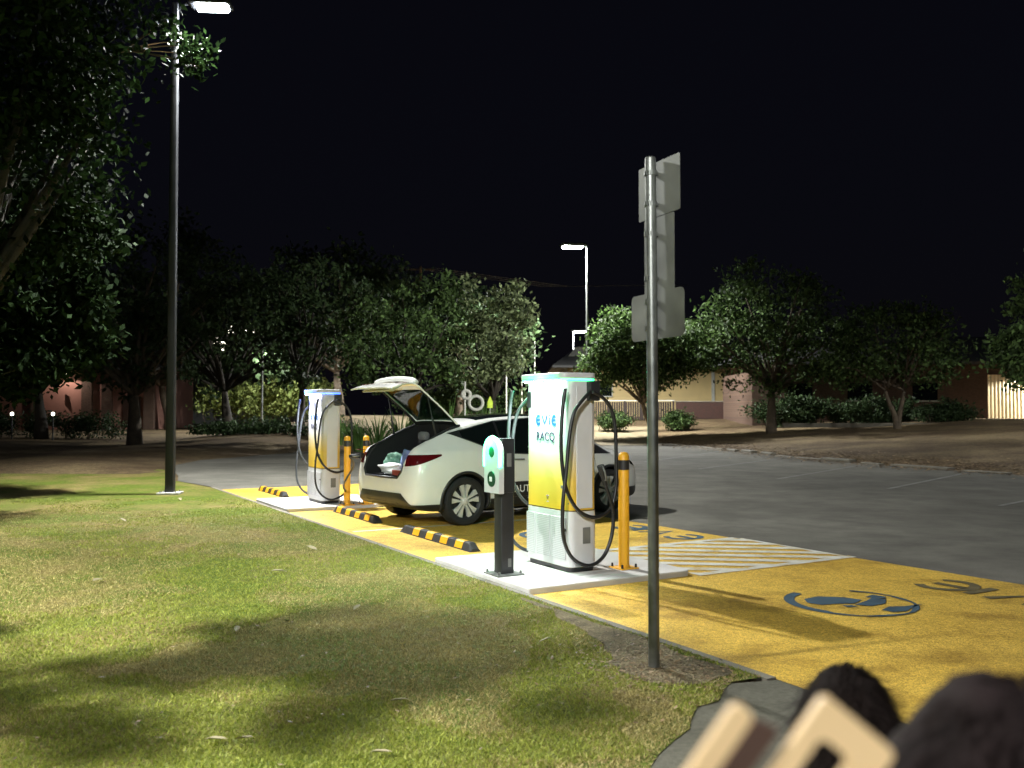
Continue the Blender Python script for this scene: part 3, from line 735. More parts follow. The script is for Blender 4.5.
# body with wheel arches and boot opening cut out
body = bpy.data.objects.new('body', base_me.copy()); COL.objects.link(body); bpy.data.objects.remove(base)
body.data.materials.clear(); body.data.materials.append(M['carwhite'])
cutters = []
def cutter(mb): o = mb.build('cut', M['interior']); cutters.append(o); return o
WB = 2.89; WR_ = .355
for x in (0, WB):
    for s in (-1, 1):
        b = MB(); Mx = Matrix.Translation((x, s * .84, WR_)) @ Matrix.Rotation(R(90), 4, 'X'); b.lathe([(0, -.27), (.405, -.27), (.405, .27), (0, .27)], 40, Mx); cutter(b)
opening = [(-.46, .70), (-.53, .78), (-.555, .92), (-.60, 1.0), (-.615, 1.12), (-.59, 1.35), (-.585, 1.75), (.585, 1.75), (.59, 1.35), (.615, 1.12), (.60, 1.0), (.555, .92), (.53, .78), (.46, .70)]
toX = Matrix(((0, 0, 1, 0), (1, 0, 0, 0), (0, 1, 0, 0), (0, 0, 0, 1)))
b = MB(); b.prism(opening, -1.4, .12, toX); cutter(b)
for c in cutters:
    md = body.modifiers.new('b', 'BOOLEAN'); md.operation = 'DIFFERENCE'; md.object = c; md.solver = 'EXACT'; md.material_mode = 'TRANSFER'
dg = bpy.context.evaluated_depsgraph_get(); bme = bpy.data.meshes.new_from_object(body.evaluated_get(dg)); body.modifiers.clear()
for c in cutters: bpy.data.objects.remove(c)
bme.polygons.foreach_set('use_smooth', [True] * len(bme.polygons)); bme.set_sharp_from_angle(angle=R(35))
body.data = bme; body.name = 'body'; body.parent = car
# glazing along the sides
for s in (-1, 1):
    side = hp((0, s * .3, 0), (0, -s, 0))
    def zlo(x0, z0, x1, z1): d = Vector((x1 - x0, 0, z1 - z0)); return hp((x0, 0, z0), (d.z, 0, -d.x))
    def zhi(x0, z0, x1, z1): d = Vector((x1 - x0, 0, z1 - z0)); return hp((x0, 0, z0), (-d.z, 0, d.x))
    # rear quarter, rear door, front door
    for nm, x0, x1 in (('quarter_window', .06, .70), ('rear_window', .74, 1.42), ('front_window', 1.50, 2.62)):
        pl = [side, hp((x0, 0, 0), (-1, 0, 0)), hp((x1, 0, 0), (1, 0, 0))]
        if nm == 'quarter_window': pl += [zlo(-.02, 1.30, .64, 1.05), zhi(.1, 1.37, .70, 1.50)]
        elif nm == 'rear_window': pl += [zlo(.72, 1.035, 1.45, 1.0), zhi(.7, 1.495, 1.45, 1.545)]
        else: pl += [zlo(1.45, 1.0, 2.7, .98), zhi(1.45, 1.545, 2.0, 1.50), zhi(2.0, 1.50, 2.7, 1.10)]
        patch(nm, pl, .003, M['glassdark'], car)
    # black trim round the windows (between panes)
    patch('window_trim', [[side, zlo(-.06, 1.30, .64, 1.03), hp((0, 0, 1.02), (0, 0, -1)), zhi(.0, 1.365, .72, 1.515), hp((.72, 0, 0), (1, 0, 0))],
                          [side, zlo(.72, 1.02, 1.46, .985), zhi(.72, 1.515, 1.46, 1.56), hp((.72, 0, 0), (-1, 0, 0)), hp((1.46, 0, 0), (1, 0, 0))],
                          [side, zlo(1.46, .985, 2.75, .965), zhi(1.46, 1.56, 2.0, 1.52), zhi(2.0, 1.52, 2.75, 1.10), hp((1.46, 0, 0), (-1, 0, 0))]], .0015, M['black'], car)
    # dark lower sill
    patch('side_sill', [side, hp((0, 0, .37), (0, 0, 1)), hp((.44, 0, 0), (-1, 0, 0)), hp((WB - .44, 0, 0), (1, 0, 0))], .006, M['black'], car)
    # door band printed dark with lettering (right side shows it)
    # arch lips
    for x in (0, WB):
        b = MB(); vs = []; nn = 36
        pts = []
        for i in range(nn + 1):
            a = R(-18 + 216 * i / nn); pts.append((x + .415 * math.cos(a), WR_ + .415 * math.sin(a)))
        def wy(px, pz):   # body half width at x, z
            h = ring(max(-.96, min(3.78, px))); zz = [q[1] for q in h[2:10]]; yy = [q[0] for q in h[2:10]]; return float(np.interp(pz, zz, yy))
        b.tube([(p[0], s * (wy(*p) - .012), p[1]) for p in pts], .026, 8); b.build('arch_trim', M['black'], car, smooth=True)
    # tail light wrapping round the corner
    patch('tail_light', [hp((0, s * .60, 0), (0, -s, 0)), zlo(-.95, .86, -.46, 1.0), zhi(-.95, 1.03, -.30, 1.045), hp((-.40, 0, 0), (1, 0, 0)), hp((0, 0, .87), (0, 0, -1))], .006, M['tail'], car, thick=.01)
    # door handle and door shut lines
    for x, nm in ((.98, 'door_handle'), (2.0, 'door_handle')):
        b = MB(); b.box((x, s * (.945), .93), (.19, .012, .026), bevel=.004); b.build(nm, M['signback'], car)
    for x in (.60, 1.46, 2.55):
        patch('door_gap', [side, hp((x - .004, 0, 0), (-1, 0, 0)), hp((x + .004, 0, 0), (1, 0, 0)), hp((0, 0, .40), (0, 0, -1)), hp((0, 0, 1.03), (0, 0, 1))], .002, M['black'], car)
    patch('headlight', [hp((0, s * .42, 0), (0, -s, 0)), hp((3.42, 0, 0), (-1, 0, 0)), zlo(3.4, .78, 3.8, .66), zhi(3.4, .86, 3.8, .76)], .004, M['glassdark'], car)
    b = MB(); b.box((2.30, s * 1.02, 1.06), (.13, .18, .13), bevel=.04); b.tube([(2.36, s * .90, 1.0), (2.32, s * .98, 1.03)], .02, 6); b.build('side_mirror', M['black'], car, smooth=40)
# dark band with white lettering low on the doors (right side)
wy_ = lambda px, pz: float(np.interp(pz, [q[1] for q in ring(px)[2:10]], [q[0] for q in ring(px)[2:10]]))
patch('door_band', [hp((0, -.3, 0), (0, 1, 0)), hp((0, 0, .37), (0, 0, -1)), hp((0, 0, .60), (0, 0, 1)), hp((.52, 0, 0), (-1, 0, 0)), hp((2.45, 0, 0), (1, 0, 0))], .004, M['black'], car)
me = text_mesh('AUTO', .15, .001, .001)
me.transform(Matrix.Translation((1.08, -(wy_(1.08, .5) + .012), .44)) @ Matrix(((1, 0, 0, 0), (0, 0, -1, 0), (0, 1, 0, 0), (0, 0, 0, 1))))
link('door_lettering', me, M['whiteprint'], car, fix=False)
# rear lower bumper, front grille area, roof glass, windscreen
patch('rear_bumper', [[hp((0, 0, .49), (0, 0, 1)), hp((0, .56, 0), (0, 1, 0)), hp((0, -.56, 0), (0, -1, 0)), hp((-.34, 0, 0), (1, 0, 0))]] + [[hp((0, s * .56, 0), (0, -s, 0)), hp((0, s * .56, .49), (0, s * .85, 1)), hp((0, s * .74, 0), (0, s, 0)), hp((-.34, 0, 0), (1, 0, 0))] for s in (-1, 1)] + [[hp((0, s * .74, 0), (0, -s, 0)), hp((0, 0, .337), (0, 0, 1)), hp((-.34, 0, 0), (1, 0, 0))] for s in (-1, 1)], .007, M['black'], car)
patch('front_bumper', [hp((0, 0, .40), (0, 0, 1)), hp((3.28, 0, 0), (-1, 0, 0))], .006, M['black'], car)
patch('roof_glass', [hp((0, -.52, 0), (0, -1, 0)), hp((0, .52, 0), (0, 1, 0)), hp((.46, 0, 0), (-1, 0, 0)), hp((1.98, 0, 0), (1, 0, 0)), hp((0, 0, 1.2), (0, 0, -1))], .003, M['glassdark'], car)
patch('windscreen', [hp((0, -.60, 0), (0, -1, 0)), hp((0, .60, 0), (0, 1, 0)), hp((2.02, 0, 0), (-1, 0, 0)), hp((2.86, 0, 0), (1, 0, 0)), hp((0, 0, 1.05), (0, 0, -1))], .003, M['glassdark'], car)
b = MB(); b.box((-.90, 0, .36), (.10, .9, .05), bevel=.015); b.build('diffuser', M['black'], car)
# boot lining details
b = MB(); b.box((-.28, 0, .712), (1.05, .98, .02)); b.build('boot_floor', M['interior'], car)
b = MB(); b.tube([Vector((x, y, z)) for x, y, z in [(-.955, -.46, .705), (-.93, -.54, .80), (-.87, -.565, .93), (-.78, -.61, 1.03), (-.62, -.62, 1.15), (-.3, -.60, 1.30), (-.1, -.59, 1.385), (.12, -.585, 1.45)]], .018, 6)
b.tube([Vector((x, -y, z)) for x, y, z in [(-.955, -.46, .705), (-.93, -.54, .80), (-.87, -.565, .93), (-.78, -.61, 1.03), (-.62, -.62, 1.15), (-.3, -.60, 1.30), (-.1, -.59, 1.385), (.12, -.585, 1.45)]], .018, 6)
b.tube([(-.955, -.46, .705), (-.965, 0, .70), (-.955, .46, .705)], .018, 6); b.build('boot_seal', M['black'], car, smooth=True)
for y in (-.28, .28):
    b = MB(); b.box((.08, y, .98), (.10, .5, .50), bevel=.05); b.build('rear_seat_back', M['black'], car, smooth=40)
    b = MB(); b.box((.04, y, 1.27), (.10, .24, .14), bevel=.045); b.build('headrest', M['greycloth'], car, smooth=40)
# tailgate: the body's own skin between the opening edges, swung up about the hinge
HX, HZ_ = .14, 1.468
OPEN = R(58)
xf = Matrix.Translation((HX, 0, HZ_)) @ Matrix.Rotation(OPEN, 4, 'Y') @ Matrix.Translation((-HX, 0, -HZ_))
def inY(w): return [hp((0, -w, 0), (0, -1, 0)), hp((0, w, 0), (0, 1, 0))]
cutx = hp((HX, 0, 0), (1, 0, 0)); low = hp((0, 0, .72), (0, 0, -1))
gx0, gx1, gw = -.66, .06, .52
gate_sets = [
    inY(.585) + [cutx, hp((gx1, 0, 0), (-1, 0, 0)), hp((0, 0, 1.0), (0, 0, -1))],
    [hp((0, -.585, 0), (0, -1, 0)), hp((0, -gw, 0), (0, 1, 0)), hp((gx1, 0, 0), (1, 0, 0)), hp((gx0, 0, 0), (-1, 0, 0)), hp((0, 0, 1.0), (0, 0, -1))],
    [hp((0, gw, 0), (0, -1, 0)), hp((0, .585, 0), (0, 1, 0)), hp((gx1, 0, 0), (1, 0, 0)), hp((gx0, 0, 0), (-1, 0, 0)), hp((0, 0, 1.0), (0, 0, -1))],
    inY(.60) + [hp((gx0, 0, 0), (1, 0, 0)), low]]
gate = patch('tailgate', gate_sets, -.001, M['carwhite'], car, thick=.022, xf=xf)
patch('inner_lining', gate_sets[:3], -.028, M['interior'], gate, xf=xf)
patch('rear_glass', inY(gw) + [hp((gx0, 0, 0), (-1, 0, 0)), hp((gx1, 0, 0), (1, 0, 0)), hp((0, 0, 1.0), (0, 0, -1))], -.006, M['hatchglass'], gate, xf=xf)
for s in (-1, 1):
    zl = lambda x0, z0, x1, z1: hp((x0, 0, z0), (z1 - z0, 0, -(x1 - x0)))
    patch('tailgate_light', [hp((0, s * .40, 0), (0, -s, 0)), hp((0, s * .60, 0), (0, s, 0)), hp((0, 0, .92), (0, 0, -1)), hp((0, 0, 1.02), (0, 0, 1)), hp((-.5, 0, 0), (1, 0, 0))], .006, M['tail'], gate, thick=.01, xf=xf)
# rounded lip (spoiler) along the top edge
b = MB(); b.tube(spline([xf @ Vector(p) for p in ((-.78, -.585, 1.12), (-.815, -.5, 1.14), (-.835, -.25, 1.155), (-.84, 0, 1.16), (-.835, .25, 1.155), (-.815, .5, 1.14), (-.78, .585, 1.12))], 5), .042, 12)
b.build('spoiler_lip', M['carwhite'], gate, smooth=True)
# inner trim of the lower gate and latch
b = MB(); b.box((-.845, 0, .90), (.03, .9, .20), bevel=.012, mtx=xf @ Matrix.Translation((0, 0, 0))); b.build('inner_trim', M['chargewhite'], gate, smooth=40)
for s in (-1, 1):
    top = xf @ Vector((-.50, s * .56, 1.20)); bot = Vector((-.30, s * .60, 1.27))
    b = MB(); b.tube([bot, bot.lerp(top, .5), bot.lerp(top, .52), top], [.016, .016, .008, .008], 8); b.build('gas_strut', M['black'], car, smooth=True)
# charge port flap at the left tail light
cp = Vector((-.86, .73, .97))
b = MB(); b.box(cp + Vector((-.02, .03, .10)), (.10, .14, .012), bevel=.004); b.build('charge_flap', M['tail'], car)
b = MB(); b.lathe([(0, .0), (.045, 0), (.045, -.03)], 18, Matrix.Translation(cp) @ Matrix.Rotation(R(-90), 4, 'Y')); b.build('charge_port', M['black'], car)
# wheels
def wheel(x, s):
    w = bpy.data.objects.new('wheel', None); COL.objects.link(w); w.parent = car; w.location = (x, s * .82, WR_); w.empty_display_size = .1
    if s > 0: w.rotation_euler = (0, 0, math.pi)
    A = Matrix.Rotation(R(90), 4, 'X')   # lathe axis along -y = outside
    b = MB(); b.lathe([(.245, .095), (.262, .118), (.30, .126), (.335, .118), (.352, .09), (.355, .05), (.355, -.05), (.352, -.09), (.335, -.118), (.30, -.125), (.25, -.11)], 56, A); b.build('tyre', M['rubber'], w, smooth=40)
    b = MB(); b.lathe([(.262, -.09), (.256, .0), (.228, .06), (.25, .105), (.264, .116), (.270, .106)], 56, A); 
    b.lathe([(0, .030), (.235, .012)], 40, A @ Matrix.Translation((0, 0, 0))); b.build('rim', M['rimdark'], w, smooth=40)
    b = MB()
    for k in range(5):
        Rk = A @ Matrix.Rotation(R(72 * k + 18), 4, 'Z')
        for sg in (-1, 1):
            q = [(.045, sg * .010), (.12, sg * .012), (.250, sg * .022), (.256, sg * .095), (.238, sg * .108), (.12, sg * .048), (.045, sg * .036)]
            b.prism(q if sg > 0 else q[::-1], .045, .088, Rk)
    b.lathe([(0, .10), (.035, .10), (.05, .09), (.058, .07), (.058, .04)], 24, A)
    b.lathe([(.246, .085), (.262, .112), (.268, .106), (.256, .08)], 48, A, closed=True)
    b.build('spokes', M['rim'], w, smooth=35)
    for k in range(5):
        pass
for x in (0, WB):
    for s in (-1, 1): wheel(x, s)
b = MB(); b.box((1.45, 0, .22), (2.2, 1.5, .10)); b.build('underbody', M['interior'], car)
for o_ in list(car.children):
    if o_.type == 'MESH' and o_.name.split('.')[0] not in ('tailgate',):
        for v_ in o_.data.vertices:
            if v_.co.x < -.44: v_.co.x = -.44 + (v_.co.x + .44) * .84
# boot contents
def carpt(x, y, z): return CO + cd * x + cl * y + Vector((0, 0, z))
def lumpy(name, label, cat, c, dims, m, seed, amp=.25, rz=0, grp=None):
    bm = bmesh.new(); bmesh.ops.create_icosphere(bm, subdivisions=4, radius=1)
    for v in bm.verts:
        n = noise.noise(v.co * 1.6 + Vector((seed, 0, 0))); n2 = noise.noise(v.co * 4 + Vector((0, seed, 0)))
        r = 1 + amp * n + amp * .4 * n2; sx = math.copysign(abs(v.co.x) ** .7, v.co.x); sy = math.copysign(abs(v.co.y) ** .7, v.co.y); sz = math.copysign(abs(v.co.z) ** .75, v.co.z)
        v.co = Vector((sx * dims[0] * r, sy * dims[1] * r, max(-dims[2], sz * dims[2] * r)))
    me = bpy.data.meshes.new(name); bm.to_mesh(me); bm.free(); o = link(name, me, m, smooth=True); o.location = c; o.rotation_euler = (0, 0, rz); tag(o, label, cat, grp); return o
lumpy('cloth_bundle', 'crumpled white cloth bundle in the open boot of the white car', 'cloth', carpt(-.66, .03, .805), (.13, .27, .075), M['whitecloth'], 3, .35, CA_)
lumpy('shopping_bag', 'green shopping bag in the left of the open boot, behind the white cloth', 'bag', carpt(-.52, .22, .87), (.13, .15, .15), M['greenbag'], 8, .3, CA_)
lumpy('jacket', 'pale blue jacket heaped in the right of the open boot', 'jacket', carpt(-.50, -.28, .93), (.15, .17, .15), M['bluecloth'], 5, .4, CA_)
t = thing('crate', 'low reddish-brown crate at the sill of the open boot', 'crate', carpt(-.70, -.28, .722), CA_)
b = MB()
for dx, dy, sx, sy in ((-.07, 0, .012, .26), (.07, 0, .012, .26), (0, -.13, .15, .012), (0, .13, .15, .012)): b.box((dx, dy, .04), (sx, sy, .08), bevel=.003)
b.box((0, 0, .006), (.14, .25, .012)); b.build('crate_wall', M['reddish'], t)
# charging cable from the far charger into the car's port
inv = Matrix.Rotation(-BA, 4, 'Z')
oB = ST(CS0 + 7.7 + CW / 2, CT0, .06)
cp = Vector((-.44 + (cp.x + .44) * .84, cp.y, cp.z))
tgt = carpt(cp.x - .05, cp.y, cp.z); q = tgt - oB; tl = Vector((q.dot(V), q.dot(U), q.z))
start = loopQ[0]
pts = [start] + [Vector(p) for p in loopQ[1:8]] + [Vector((loopQ[8].x + .0, loopQ[8].y, loopQ[8].z)), Vector((loopQ[8].x + .17, loopQ[8].y - .15, loopQ[8].z + .12)), tl * .45 + loopQ[8] * .55 + Vector((0, 0, -.05)), tl * .8 + loopQ[8] * .2 + Vector((0, 0, .0)), tl + Vector((-.12, .08, .0)), tl]
cab(cB, 'cable', pts, .017, 'cable')
dirc = (carpt(cp.x, cp.y, cp.z) - tgt).normalized(); dl = Vector((dirc.dot(V), dirc.dot(U), dirc.z))
plug(cB, tl - dl * .16, tl)
# ============================================================ TREES AND PLANTS
def leaves_mesh(name, centers, size, m, parent, droop=.3, seed=1, aspect=.5):
    g = np.random.default_rng(seed); n = len(centers)
    d = g.normal(size=(n, 3)); d[:, 2] -= droop; d /= np.linalg.norm(d, axis=1)[:, None]
    a = g.normal(size=(n, 3)); w = np.cross(d, a); w /= np.linalg.norm(w, axis=1)[:, None]
    L = (size * g.uniform(.6, 1.3, n))[:, None]; c = np.asarray(centers)
    p0 = c - d * L * .5; p2 = c + d * L * .5; mid = c - d * L * .05
    p1 = mid + w * L * aspect * .5; p3 = mid - w * L * aspect * .5
    v = np.stack([p0, p1, p2, p3], 1).reshape(-1, 3)
    me = bpy.data.meshes.new(name); me.vertices.add(4 * n); me.vertices.foreach_set('co', v.ravel())
    me.loops.add(4 * n); me.loops.foreach_set('vertex_index', np.arange(4 * n)); me.polygons.add(n); me.polygons.foreach_set('loop_start', np.arange(0, 4 * n, 4))
    me.update(calc_edges=True); me.validate()
    return link(name, me, m, parent, fix=False)
def cluster_points(blobs, ncl, per, spread, seed, shell=.55):
    g = np.random.default_rng(seed); vols = np.array([b[3] * b[4] * b[5] for b in blobs]) ** .8; vols /= vols.sum(); cs = []
    for i in range(ncl):
        b = blobs[g.choice(len(blobs), p=vols)]; d = g.normal(size=3); d /= np.linalg.norm(d); r = shell + (1 - shell) * g.random() ** .6
        r *= g.uniform(.85, 1.12)
        cs.append((b[0] + d[0] * b[3] * r, b[1] + d[1] * b[4] * r, b[2] + d[2] * b[5] * r))
    cs = np.array(cs); k = g.poisson(per, ncl) + 3
    pts = np.repeat(cs, k, axis=0) + g.normal(size=(k.sum(), 3)) * spread * np.array([1, 1, .7])
    return cs, pts
def tree(name, label, cat, base, r0, blobs, ncl, per, spread, size, m='leaf', bark='bark', seed=1, fork=None, group=None, stems=1, lean=(0, 0), minz=None, droop=.3):
    t = thing(name, label, cat, base, 0, group); bz = Vector(base)
    lb = [(b[0] - bz.x, b[1] - bz.y, b[2] - bz.z, b[3], b[4], b[5]) for b in blobs]
    cs, pts = cluster_points(lb, ncl, per, spread, seed)
    if minz is not None: pts = pts[pts[:, 2] > minz]
    cx = np.mean([b[0] for b in lb]); cy = np.mean([b[1] for b in lb]); cz = np.mean([b[2] for b in lb])
    rr = random.Random(seed); fz = fork or cz * .45
    mb = MB()
    if r0 > 0:
        forks = []
        for sidx in range(stems):
            ang = rr.uniform(0, 6.28); o = (0.0 if stems == 1 else (sidx - (stems - 1) / 2) * .5)
            top = Vector((cx * .35 + lean[0] + o * 2.0, cy * .35 + lean[1], fz))
            mb.tube(spline([(o * .1, 0, -.1), (o * .5 + cx * .05, 0, fz * .35), (top.x * .7, top.y * .7, fz * .7), top], 4), [r0 * (1.25 - .65 * i / 12) / (1 if stems == 1 else 1.3) for i in range(13)], 9)
            forks.append((top, r0 * .6))
        sel = list(range(len(cs))); rr.shuffle(sel)
        for i in sel[:min(22, len(sel))]:
            f, fr = forks[i % len(forks)]; c = Vector(cs[i]); mid = f.lerp(c, .5) + Vector((rr.uniform(-.3, .3), rr.uniform(-.3, .3), rr.uniform(0, .5)))
            mb.tube(spline([f, mid, c], 3), [fr * (1 - .85 * k / 6) * .75 for k in range(7)], 5)
        mb.build('trunk', M[bark], t, smooth=True)
    leaves_mesh('crown', pts, size, M[m], t, seed=seed, droop=droop)
    return t
def B(px, py, Y, rx, ry, rd=None):
    c = P(px, py, Y); k = Y / F; return (c.x, c.y, c.z, rx * k, (rd if rd else rx * k), ry * k)
def base_at(px, Y): 
    x = (px - 512) / F * Y; return (x, Y, hgt(x, Y) - .02)
# near tree at the left, hanging over the lawn
tree('broadleaf_tree', 'big broadleaf tree hanging over the top left of the lawn', 'tree', base_at(-60, 13.5), .24,
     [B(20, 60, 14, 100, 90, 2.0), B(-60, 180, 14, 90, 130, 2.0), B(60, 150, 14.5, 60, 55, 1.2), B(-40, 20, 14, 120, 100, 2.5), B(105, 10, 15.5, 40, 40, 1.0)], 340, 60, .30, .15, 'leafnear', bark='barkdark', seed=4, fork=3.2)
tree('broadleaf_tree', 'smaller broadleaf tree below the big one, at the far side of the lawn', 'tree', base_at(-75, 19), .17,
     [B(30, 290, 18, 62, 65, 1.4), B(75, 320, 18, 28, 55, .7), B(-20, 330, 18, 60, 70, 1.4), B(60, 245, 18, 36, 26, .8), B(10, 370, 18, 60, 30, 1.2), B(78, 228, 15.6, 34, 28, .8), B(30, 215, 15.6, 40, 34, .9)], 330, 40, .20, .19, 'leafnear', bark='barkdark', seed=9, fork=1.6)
# the branch that reaches up to the lamp; a limb of the big tree seen against the light
br = thing('hanging_branch', 'leafy branch end sticking out right beside the lamp at the top left', 'branch', P(120, 52, 16.4))
bp0 = P(120, 52, 16.4)
tips = [P(px, py, Y) - bp0 for px, py, Y in ((160, 30, 16.6), (180, 42, 16.7), (170, 20, 16.7), (193, 56, 16.7), (204, 46, 16.7), (199, 66, 16.6), (186, 62, 16.6))]  # right-hand tips extended so their leaves shade the lower lawn
mb = MB(); 
for q_ in tips: mb.tube(spline([(-.9, -.2, -.5), (0, 0, 0), tuple(q_ * .6 + Vector((0, 0, .05))), tuple(q_)], 4), [.03, .028, .026, .024, .022, .02, .018, .016, .014, .012, .01, .008, .006], 5)
mb.build('limb', M['bark'], br)
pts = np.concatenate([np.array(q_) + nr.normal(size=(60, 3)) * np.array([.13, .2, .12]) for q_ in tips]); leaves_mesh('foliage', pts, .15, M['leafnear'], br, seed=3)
# mid-left row
mids = [
 ('dark tree with a thin trunk far left, behind the low hedge', 42, 44, .28, [(30, 340, 60, 48), (70, 310, 45, 40), (0, 300, 50, 50)], 'leafdark', 20),
 ('slender tree with a pale trunk standing just left of the lamp post', 135, 40, .30, [(135, 350, 70, 48), (95, 320, 60, 50), (170, 300, 60, 50)], 'leafdark', 21),
 ('dark leaning tree to the right of the lamp post, above the hedge', 228, 45, .24, [(215, 350, 55, 42), (250, 315, 60, 52), (190, 310, 50, 50)], 'leafdark', 22),
 ('dark bushy tree behind the far charger', 300, 44, .22, [(300, 350, 55, 42), (330, 300, 60, 45), (290, 290, 55, 42)], 'leafdark', 23),
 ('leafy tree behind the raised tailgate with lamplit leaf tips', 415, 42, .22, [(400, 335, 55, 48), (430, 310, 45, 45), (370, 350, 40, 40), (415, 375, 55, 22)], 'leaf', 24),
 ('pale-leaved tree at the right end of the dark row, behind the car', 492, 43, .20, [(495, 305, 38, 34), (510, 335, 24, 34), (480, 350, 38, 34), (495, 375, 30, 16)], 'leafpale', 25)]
for lab, px, Y, r0, bl, mm, sd_ in mids:
    tree('garden_tree', lab, 'tree', base_at(px, Y), r0, [B(x, y, Y, rx, ry, 2.4) for x, y, rx, ry in bl], 112, 46, .25, .26, mm, 'bark' if sd_ == 21 else 'barkdark', sd_, fork=2.2, group='trees beyond the car park')
# dark mass behind the row
for lab, px, Y, bl, sd_ in (('tall dark tree far behind the lamp post', 170, 62, [(150, 270, 80, 60), (90, 320, 70, 60), (200, 320, 70, 60)], 31), ('tall dark tree far behind the far charger', 340, 60, [(330, 290, 80, 45), (380, 315, 60, 50), (280, 330, 60, 45)], 32), ('tall dark tree far behind the car', 460, 62, [(440, 330, 60, 50), (480, 350, 50, 50)], 33)):
    tree('garden_tree', lab, 'tree', base_at(px, Y), .3, [B(x, y, Y, rx, ry, 3) for x, y, rx, ry in bl], 200, 40, .6, .42, 'leafdark', 'bark', sd_, fork=3, group='trees beyond the car park')
# right half
tree('round_tree', 'round green tree behind the sign post, its left side lit by the street lamp', 'tree', base_at(652, 53), .20, [B(630, 345, 52, 36, 32, 2.0), B(612, 328, 52, 22, 20, 1.2), B(650, 362, 52, 30, 28, 2), B(605, 368, 52, 22, 22, 1.2), B(685, 350, 52, 26, 30, 1.6)], 300, 45, .34, .26, 'leaf', 'barkpale', 41, fork=1.9, lean=(-.2, 0), group='trees beyond the car park')
tree('round_tree', 'large dark round tree right of the sign post', 'tree', base_at(771, 50), .26, [B(770, 310, 50, 62, 48, 3.5), B(725, 340, 50, 40, 38, 2.4), B(820, 345, 50, 40, 38, 2.4), B(775, 370, 50, 60, 22, 3)], 230, 42, .36, .27, 'leaf', 'bark', 42, fork=2.4, group='trees beyond the car park')
tree('round_tree', 'dark two-stemmed tree near the right building', 'tree', base_at(897, 47), .17, [B(890, 340, 47, 58, 38, 3), B(930, 360, 47, 34, 28, 2), B(850, 360, 47, 34, 26, 2)], 180, 40, .32, .25, 'leaf', 'bark', 43, fork=2.0, stems=2, group='trees beyond the car park')
tree('overhanging_tree', 'tree reaching in at the right edge over the pale roller door', 'tree', base_at(1090, 33), .2, [B(1035, 350, 31, 40, 26, 1.6), B(1085, 300, 33, 60, 60, 2.5), B(1020, 375, 31, 22, 12, .7)], 240, 40, .24, .22, 'leaf', 'bark', 44, fork=2.2)
# hedges and shrubs
def shrub(name, label, cat, blobs, ncl, per, spread, size, m, seed, group=None, stem=True):
    c = blobs[0]; base = (c[0], c[1], hgt(c[0], c[1]) - .02)
    t = thing(name, label, cat, base, 0, group); lb = [(b[0] - base[0], b[1] - base[1], b[2] - base[2], b[3], b[4], b[5]) for b in blobs]
    cs, pts = cluster_points(lb, ncl, per, spread, seed, .2); pts = pts[pts[:, 2] > .0]
    mb = MB(); r_ = random.Random(seed)
    for i in range(0, len(cs), max(1, len(cs) // 16)):
        c = Vector(cs[i]); mb.tube([(c.x * .85, c.y * .85, -.05), (c.x * .95, c.y, c.z * .5), tuple(c)], [.03, .02, .008], 5)
    mb.build('stem', M['bark'], t); leaves_mesh('foliage', pts, size, M[m], t, seed=seed); return t
shrub('hedge', 'low dark hedge along the mulch at the left, in front of the pink wall', 'hedge', [B(60, 425, 45, 80, 13, .9), B(-60, 422, 46, 70, 14, .9)], 160, 55, .22, .16, 'leafdark', 51)
shrub('hedge', 'low dark planting between the lamp post and the far charger', 'hedge', [B(250, 432, 45, 62, 12, 1.2), B(330, 430, 44, 36, 13, 1.2)], 160, 50, .24, .2, 'leafdark', 52)
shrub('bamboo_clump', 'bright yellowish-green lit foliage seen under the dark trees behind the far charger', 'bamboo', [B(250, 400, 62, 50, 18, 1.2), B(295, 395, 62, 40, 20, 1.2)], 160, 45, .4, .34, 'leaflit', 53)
shrub('hedge', 'dark hedge between the large round tree and the two-stemmed tree', 'hedge', [B(800, 412, 55, 55, 16, 1), B(880, 412, 54, 45, 16, 1)], 200, 55, .26, .2, 'leafdark', 54)
shrub('hedge', 'dark bushes against the brick building right of the two-stemmed tree', 'hedge', [B(945, 415, 51, 30, 14, .9)], 90, 50, .22, .2, 'leafdark', 55)
shrub('shrub', 'small shrub in front of the fence just right of the near charger', 'shrub', [B(615, 421, 56, 16, 9, .8)], 60, 50, .2, .18, 'leaf', 56, 'small shrubs before the fence')
shrub('shrub', 'small shrub in front of the fence right behind the sign post', 'shrub', [B(678, 421, 57, 14, 9, .8)], 60, 50, .2, .18, 'leaf', 57, 'small shrubs before the fence')
shrub('hedge', 'green clipped hedge behind the sculptures, left of the near charger', 'hedge', [B(440, 402, 64, 50, 10, 1), B(525, 402, 66, 40, 9, 1)], 160, 50, .28, .22, 'leaf', 58)
